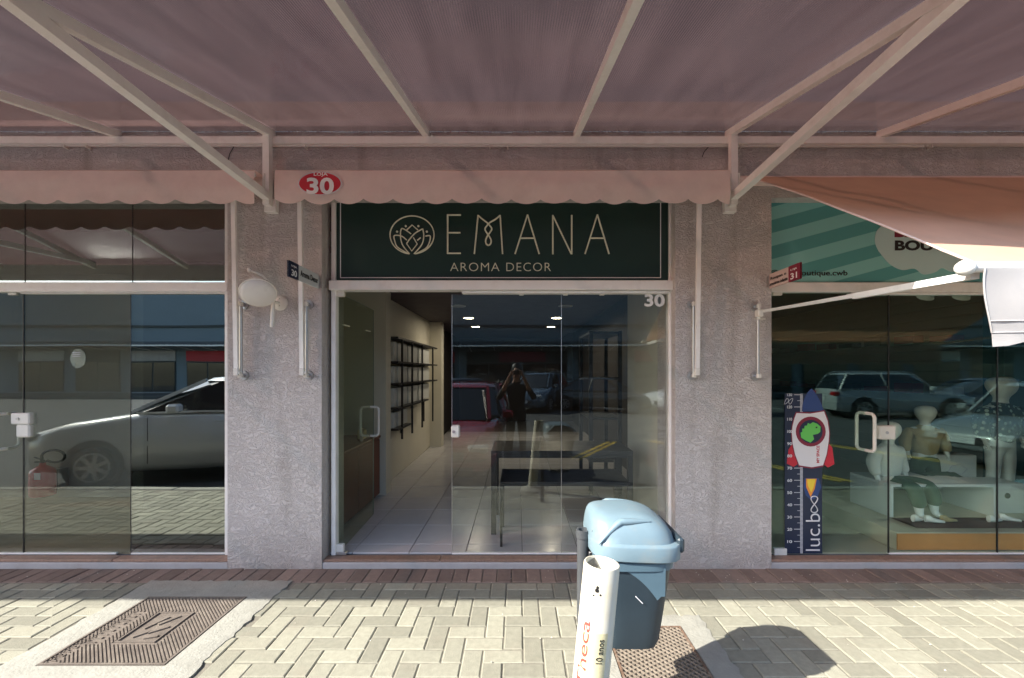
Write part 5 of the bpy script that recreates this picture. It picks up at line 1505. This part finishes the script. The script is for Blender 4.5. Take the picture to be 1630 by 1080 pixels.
# ================================================================== CARS (all seen in the glass)
tyre = mat('tyre_rubber', (.012, .012, .012), .85); car_glass = mat('car_glass', (.012, .018, .02), .05, spec=.8, coat=.5)
lampm = mat('headlight_glass', (.55, .57, .58), .1, coat=1.0); tailm = mat('tail_light', (.35, .01, .01), .15, coat=1.0)
plate = mat('plate_white', (.6, .6, .6), .5)
def car(x, y, rot, col, kind, label, rough=.22):
    """car faces +x before turning; wheels touch the road at z = -.17"""
    t = thing('parked_car', label, 'car', (0, 0, 0), 'cars parked along the street')
    paint = mat('car_paint', col, rough, metal=.0, coat=1.0)
    Lh = {'saloon': 2.4, 'sedan': 2.25, 'hatch': 1.95, 'suv': 2.2}[kind]; Wd = {'saloon': .92, 'sedan': .87, 'hatch': .84, 'suv': .91}[kind]
    belt = {'saloon': 1.08, 'sedan': .90, 'hatch': .93, 'suv': 1.06}[kind]; roof = {'saloon': 1.60, 'sedan': 1.43, 'hatch': 1.48, 'suv': 1.66}[kind]
    hood = belt-.10; deck = belt+.06 if kind == 'sedan' else belt+.04
    # body shell
    st = [(-Lh, .45, deck-.22, .80), (-Lh+.06, .28, deck-.06, .92), (-Lh+.35, .23, deck, .98), (-Lh*.45, .22, belt+.03, 1.0), (0, .21, belt, 1.0), (Lh*.40, .21, belt-.01, 1.0), (Lh*.52, .22, hood+.04, .99), (Lh*.80, .23, hood-.06, .96), (Lh-.10, .26, hood-.17, .86), (Lh, .36, hood-.32, .72)]
    g = MB(); rings = []
    for sx, zb_, zt_, wf in st:
        w = Wd*wf
        rings.append([Vector(p) for p in ((sx,-w*.90,zb_), (sx,-w,zb_+.10), (sx,-w*1.01,(zb_+zt_)*.5), (sx,-w*.97,zt_-.10), (sx,-w*.88,zt_-.015), (sx,-w*.5,zt_+.012), (sx,0,zt_+.02), (sx,w*.5,zt_+.012), (sx,w*.88,zt_-.015), (sx,w*.97,zt_-.10), (sx,w*1.01,(zb_+zt_)*.5), (sx,w,zb_+.10), (sx,w*.90,zb_))])
    g.loft(rings); shell = g.build('body', paint, t, smooth=50)
    # glasshouse
    rb = -Lh*.78 if kind == 'sedan' else -Lh+.10
    rt = -Lh*.38 if kind == 'sedan' else -Lh+.42
    ft, fb = Lh*.18, Lh*.50
    mx_ = fb-.42
    if kind == 'saloon': ft, fb, mx_ = Lh*.08, Lh*.52, Lh*.52-.82
    def ring(z, xr, xf, w): return [Vector(p) for p in ((xr,-w*.88,z), (xr+.12,-w,z), ((xr+xf)/2,-w*1.01,z), (xf-.25,-w*.98,z), (xf,-w*.72,z), (xf+.05,0,z), (xf,w*.72,z), (xf-.25,w*.98,z), ((xr+xf)/2,w*1.01,z), (xr+.12,w,z), (xr,w*.88,z), (xr-.03,0,z))]
    g = MB(); g.loft([ring(belt-.03, rb, fb, Wd*.93), ring(roof-.07, rt, ft+.03, Wd*.74)]); g.build('windows', car_glass, t, smooth=30)
    g = MB(); g.loft([ring(roof-.075, rt-.03, ft+.06, Wd*.76), ring(roof-.03, rt+.02, ft-.03, Wd*.73), ring(roof, rt+.20, ft-.25, Wd*.55)]); g.build('roof', paint, t, smooth=60)
    g = MB()
    for s in (-1, 1):
        for xb, xt in ((fb-.06, ft+.03), (rb+.05, rt+.02), ((rb+fb)/2-.05, (rt+ft)/2-.02)):
            wb, wt = (Wd*.93, Wd*.75)
            if xb > 0.3: wb *= .80; wt *= .86
            g.bar((xb, s*wb, belt-.03), (xt, s*wt, roof-.06), .055, .05)
        g.bar((rb+.1, s*Wd*.945, belt-.005), (fb-.22, s*Wd*.935, belt-.02), .02, .03)
    g.build('pillars', paint, t, smooth=30)
    if kind == 'suv':
        for s in (-1, 1):
            g = MB(); g.tube([(rt+.1, s*Wd*.64, roof-.01), (rt+.2, s*Wd*.64, roof+.04), (ft-.3, s*Wd*.64, roof+.04), (ft-.15, s*Wd*.64, roof-.01)], .016, 8); g.build('roof_rail', M['alum'], t, smooth=50)
    for s in (-1, 1):
        g = MB(); g.box((mx_, s*Wd*.98, belt-.02), (mx_+.16, s*(Wd*.98+.19), belt+.11), bev=.03); g.build('mirror', paint, t)
        g = MB(); g.box((Lh-.26, s*Wd*.50, hood-.30), (Lh-.035, s*Wd*.835, hood-.18), bev=.03); g.build('headlight', lampm, t)
        g = MB(); g.box((-Lh-.006, s*Wd*.55, deck-.30), (-Lh+.16, s*Wd*.93, deck-.14), bev=.02); g.build('tail_light', tailm, t)
        for xx in (-.15, -Lh*.42):
            g = MB(); g.box((xx, s*Wd*1.005-.01, belt-.17), (xx+.17, s*(Wd*1.005+.025), belt-.145), bev=.006); g.build('door_handle', paint, t)
        g = MB()
        for xx in (-.30, Lh*.36): g.box((xx-.004, s*Wd*1.004, .32), (xx+.004, s*(Wd*1.004+.004), belt-.08))
        g.build('door_gap', M['black'], t)
    g = MB(); g.box((Lh-.02, -Wd*.45, .45), (Lh+.012, Wd*.45, .56), bev=.01); g.build('grille', M['black_metal'], t)
    g = MB(); g.box((Lh-.03, -Wd*.6, .24), (Lh-.0, Wd*.6, .36), bev=.01); g.build('air_intake', M['black_metal'], t)
    for xx in (Lh+.013, -Lh-.02):
        MB().box((xx, -.20, .44 if xx > 0 else .60), (xx+.006, .20, .57 if xx > 0 else .73)).build('number_plate', plate, t)
    rw_ = .31 if kind != 'suv' else .35
    for xx in (Lh*.63, -Lh*.60):
        for s in (-1, 1):
            MB().cyl((xx, s*Wd*.60, rw_+.02), (xx, s*(Wd*1.0+.006), rw_+.02), rw_+.055, 28).build('wheel_arch', M['black'], t)
            o = s
            g = MB(); g.lathe([(rw_*.62, -.10), (rw_*.92, -.10), (rw_, -.075), (rw_, .075), (rw_*.92, .10), (rw_*.62, .095)], 28, mat=Matrix.Translation((xx, s*(Wd-.075), rw_)) @ Matrix.Rotation(R(-90*s), 4, 'X'))
            wh = g.build('wheel', tyre, t, smooth=40)
            g = MB()
            g.cyl((xx, s*(Wd+.012), rw_), (xx, s*(Wd+.03), rw_), .055, 14)
            for k in range(7):
                a = 2*math.pi*k/7; g.bar((xx+.03*math.cos(a), s*(Wd+.018), rw_+.03*math.sin(a)), (xx+rw_*.66*math.cos(a), s*(Wd+.020), rw_+rw_*.66*math.sin(a)), .05, .02, up=Vector((0,1,0)))
            g.lathe([(rw_*.60, 0), (rw_*.68, .0), (rw_*.68, .014), (rw_*.60, .014)], 28, mat=Matrix.Translation((xx, s*(Wd+.018), rw_)) @ Matrix.Rotation(R(-90*s), 4, 'X'), caps=False)
            g.build('rim', M['alum'], wh)
    t.location = (x, y, -.17); t.rotation_euler = (0, 0, R(rot))
    return t
car(-4.85, -.62, 163, (.75, .77, .77), 'saloon', 'white car at the kerb, its long side mirrored in the left shop windows')
car(-1.05, -1.05, 92, (.34, .012, .03), 'hatch', 'red hatchback nose-on to the kerb, mirrored left of the reflected person')
car(-2.6, -12.0, 150, (.05, .06, .08), 'sedan', 'dark sedan in the far row, mirrored just right of the open doorway')
car(.95, -12.3, 110, (.07, .11, .15), 'suv', 'slate blue car in the far row, mirrored right beside the reflected person')
car(3.6, -11.6, 25, (.05, .055, .05), 'sedan', 'dark silver-topped sedan in the far row, mirrored by the middle pane joint')
car(7.35, -10.6, 165, (.60, .62, .60), 'suv', 'white off-roader in the far row, mirrored under the white door number 30')
car(13.6, -9.0, 10, (.40, .42, .42), 'suv', 'silver off-roader mirrored behind the rocket growth chart and door handle')
car(9.6, -.9, 172, (.22, .24, .25), 'hatch', 'grey hatchback mirrored with its rear wheel beside the beige mannequin')
car(17.5, -9.0, 5, (.03, .05, .09), 'sedan', 'dark blue sedan mirrored above the grey hatchback in the boutique glass')

# ================================================================== OPPOSITE SIDE OF THE STREET
ob = thing('opposite_building', 'long blue-grey shopping arcade across the street, seen mirrored in the windows', 'building', (0, -23, 0))
op_wall = mat('blue_grey_wall', (.20, .25, .28), .8, var=.06, vscale=1); op_dark = mat('shop_dark', (.05, .06, .06), .6)  # one even dark tone for band, fronts, boards and far paving
MB().box((-40, -24.2, -.2), (40, -23.4, 7.6)).build('wall', op_wall, ob)
MB().box((-40, -23.39, 4.6), (40, -23.30, 4.75)).build('band', op_dark, ob)
MB().box((-40, -23.39, -.17), (40, -23.3, .05)).build('plinth', M['step'], ob)
for k in range(-9, 10):
    x = k*3.9
    w = MB().box((x+.35, -23.39, .06), (x+3.45, -23.34, 2.2)).build('shopfront', op_dark, ob)
    MB().box((x+.40, -23.335, .12), (x+1.85, -23.325, 2.1)).build('pane', car_glass, w); MB().box((x+1.95, -23.335, .12), (x+3.40, -23.325, 2.1)).build('pane', car_glass, w)
    MB().box((x+.35, -23.39, 2.22), (x+3.45, -23.33, 2.95)).build('sign_board', [op_dark, M['stucco'], M['red'], M['white_board']][(k*5) % 4 if abs(k) > 1 else 0], ob)
g = MB(); g.grid([[Vector((x, -23.3, 3.6)) for x in (-40, 0, 40)], [Vector((x, -21.3, 3.25)) for x in (-40, 0, 40)]]); g.grid([[Vector((x, -21.3, 3.26)) for x in (-40, 0, 40)], [Vector((x, -23.3, 3.61)) for x in (-40, 0, 40)]])
g.build('canopy', M['canopy'], ob, fix=False)
MB().box((-40, -21.33, 3.16), (40, -21.27, 3.25)).build('canopy_beam', M['white_paint'], ob)
for k in range(-24, 25):
    g = MB(); g.bar((k*1.6, -23.29, 3.55), (k*1.6, -21.34, 3.2), .05, .05); g.bar((k*1.6, -23.29, 2.98), (k*1.6, -21.5, 3.17), .04, .04); g.build('canopy_frame', M['white_paint'], ob)
rs_ = MB().box((-1.3, -23.29, 2.25), (1.9, -23.2, 2.9)).build('street_sign', M['maroon']); tag(rs_, 'dark red sign board over a shop across the street, mirrored above the reflected person', 'sign')
rs_ = MB().box((-14.5, -23.29, 2.3), (-11.9, -23.2, 2.85)).build('street_sign', M['maroon']); tag(rs_, 'dark red sign board across the street, mirrored in the silvery left pane', 'sign')
far = struct(MB().box((-40, -23.3, -.2), (40, -19.5, -.01)).build('far_pavement', op_dark))

# small litter and grit on the paving
g = MB(); rl = random.Random(11)
for k in range(150):
    x = rl.uniform(-3.6, 3.6); y = rl.choice([rl.uniform(2.0, 3.25), rl.uniform(3.05, 3.29)]); s = rl.uniform(.002, .006)
    q = [Vector((x+s*rl.uniform(.5,1.2)*math.cos(a), y+s*rl.uniform(.5,1.2)*math.sin(a), .001+rl.uniform(0,.002))) for a in (0, 1.3, 2.6, 3.9, 5.2)]
    g.add(q+[Vector((x, y, .004+s*.5))], [(0,1,5),(1,2,5),(2,3,5),(3,4,5),(4,0,5)])
stuff(g.build('grit', mat('pale_grit', (.55, .50, .42), .9, objvar=.5, island=True), fix=False))
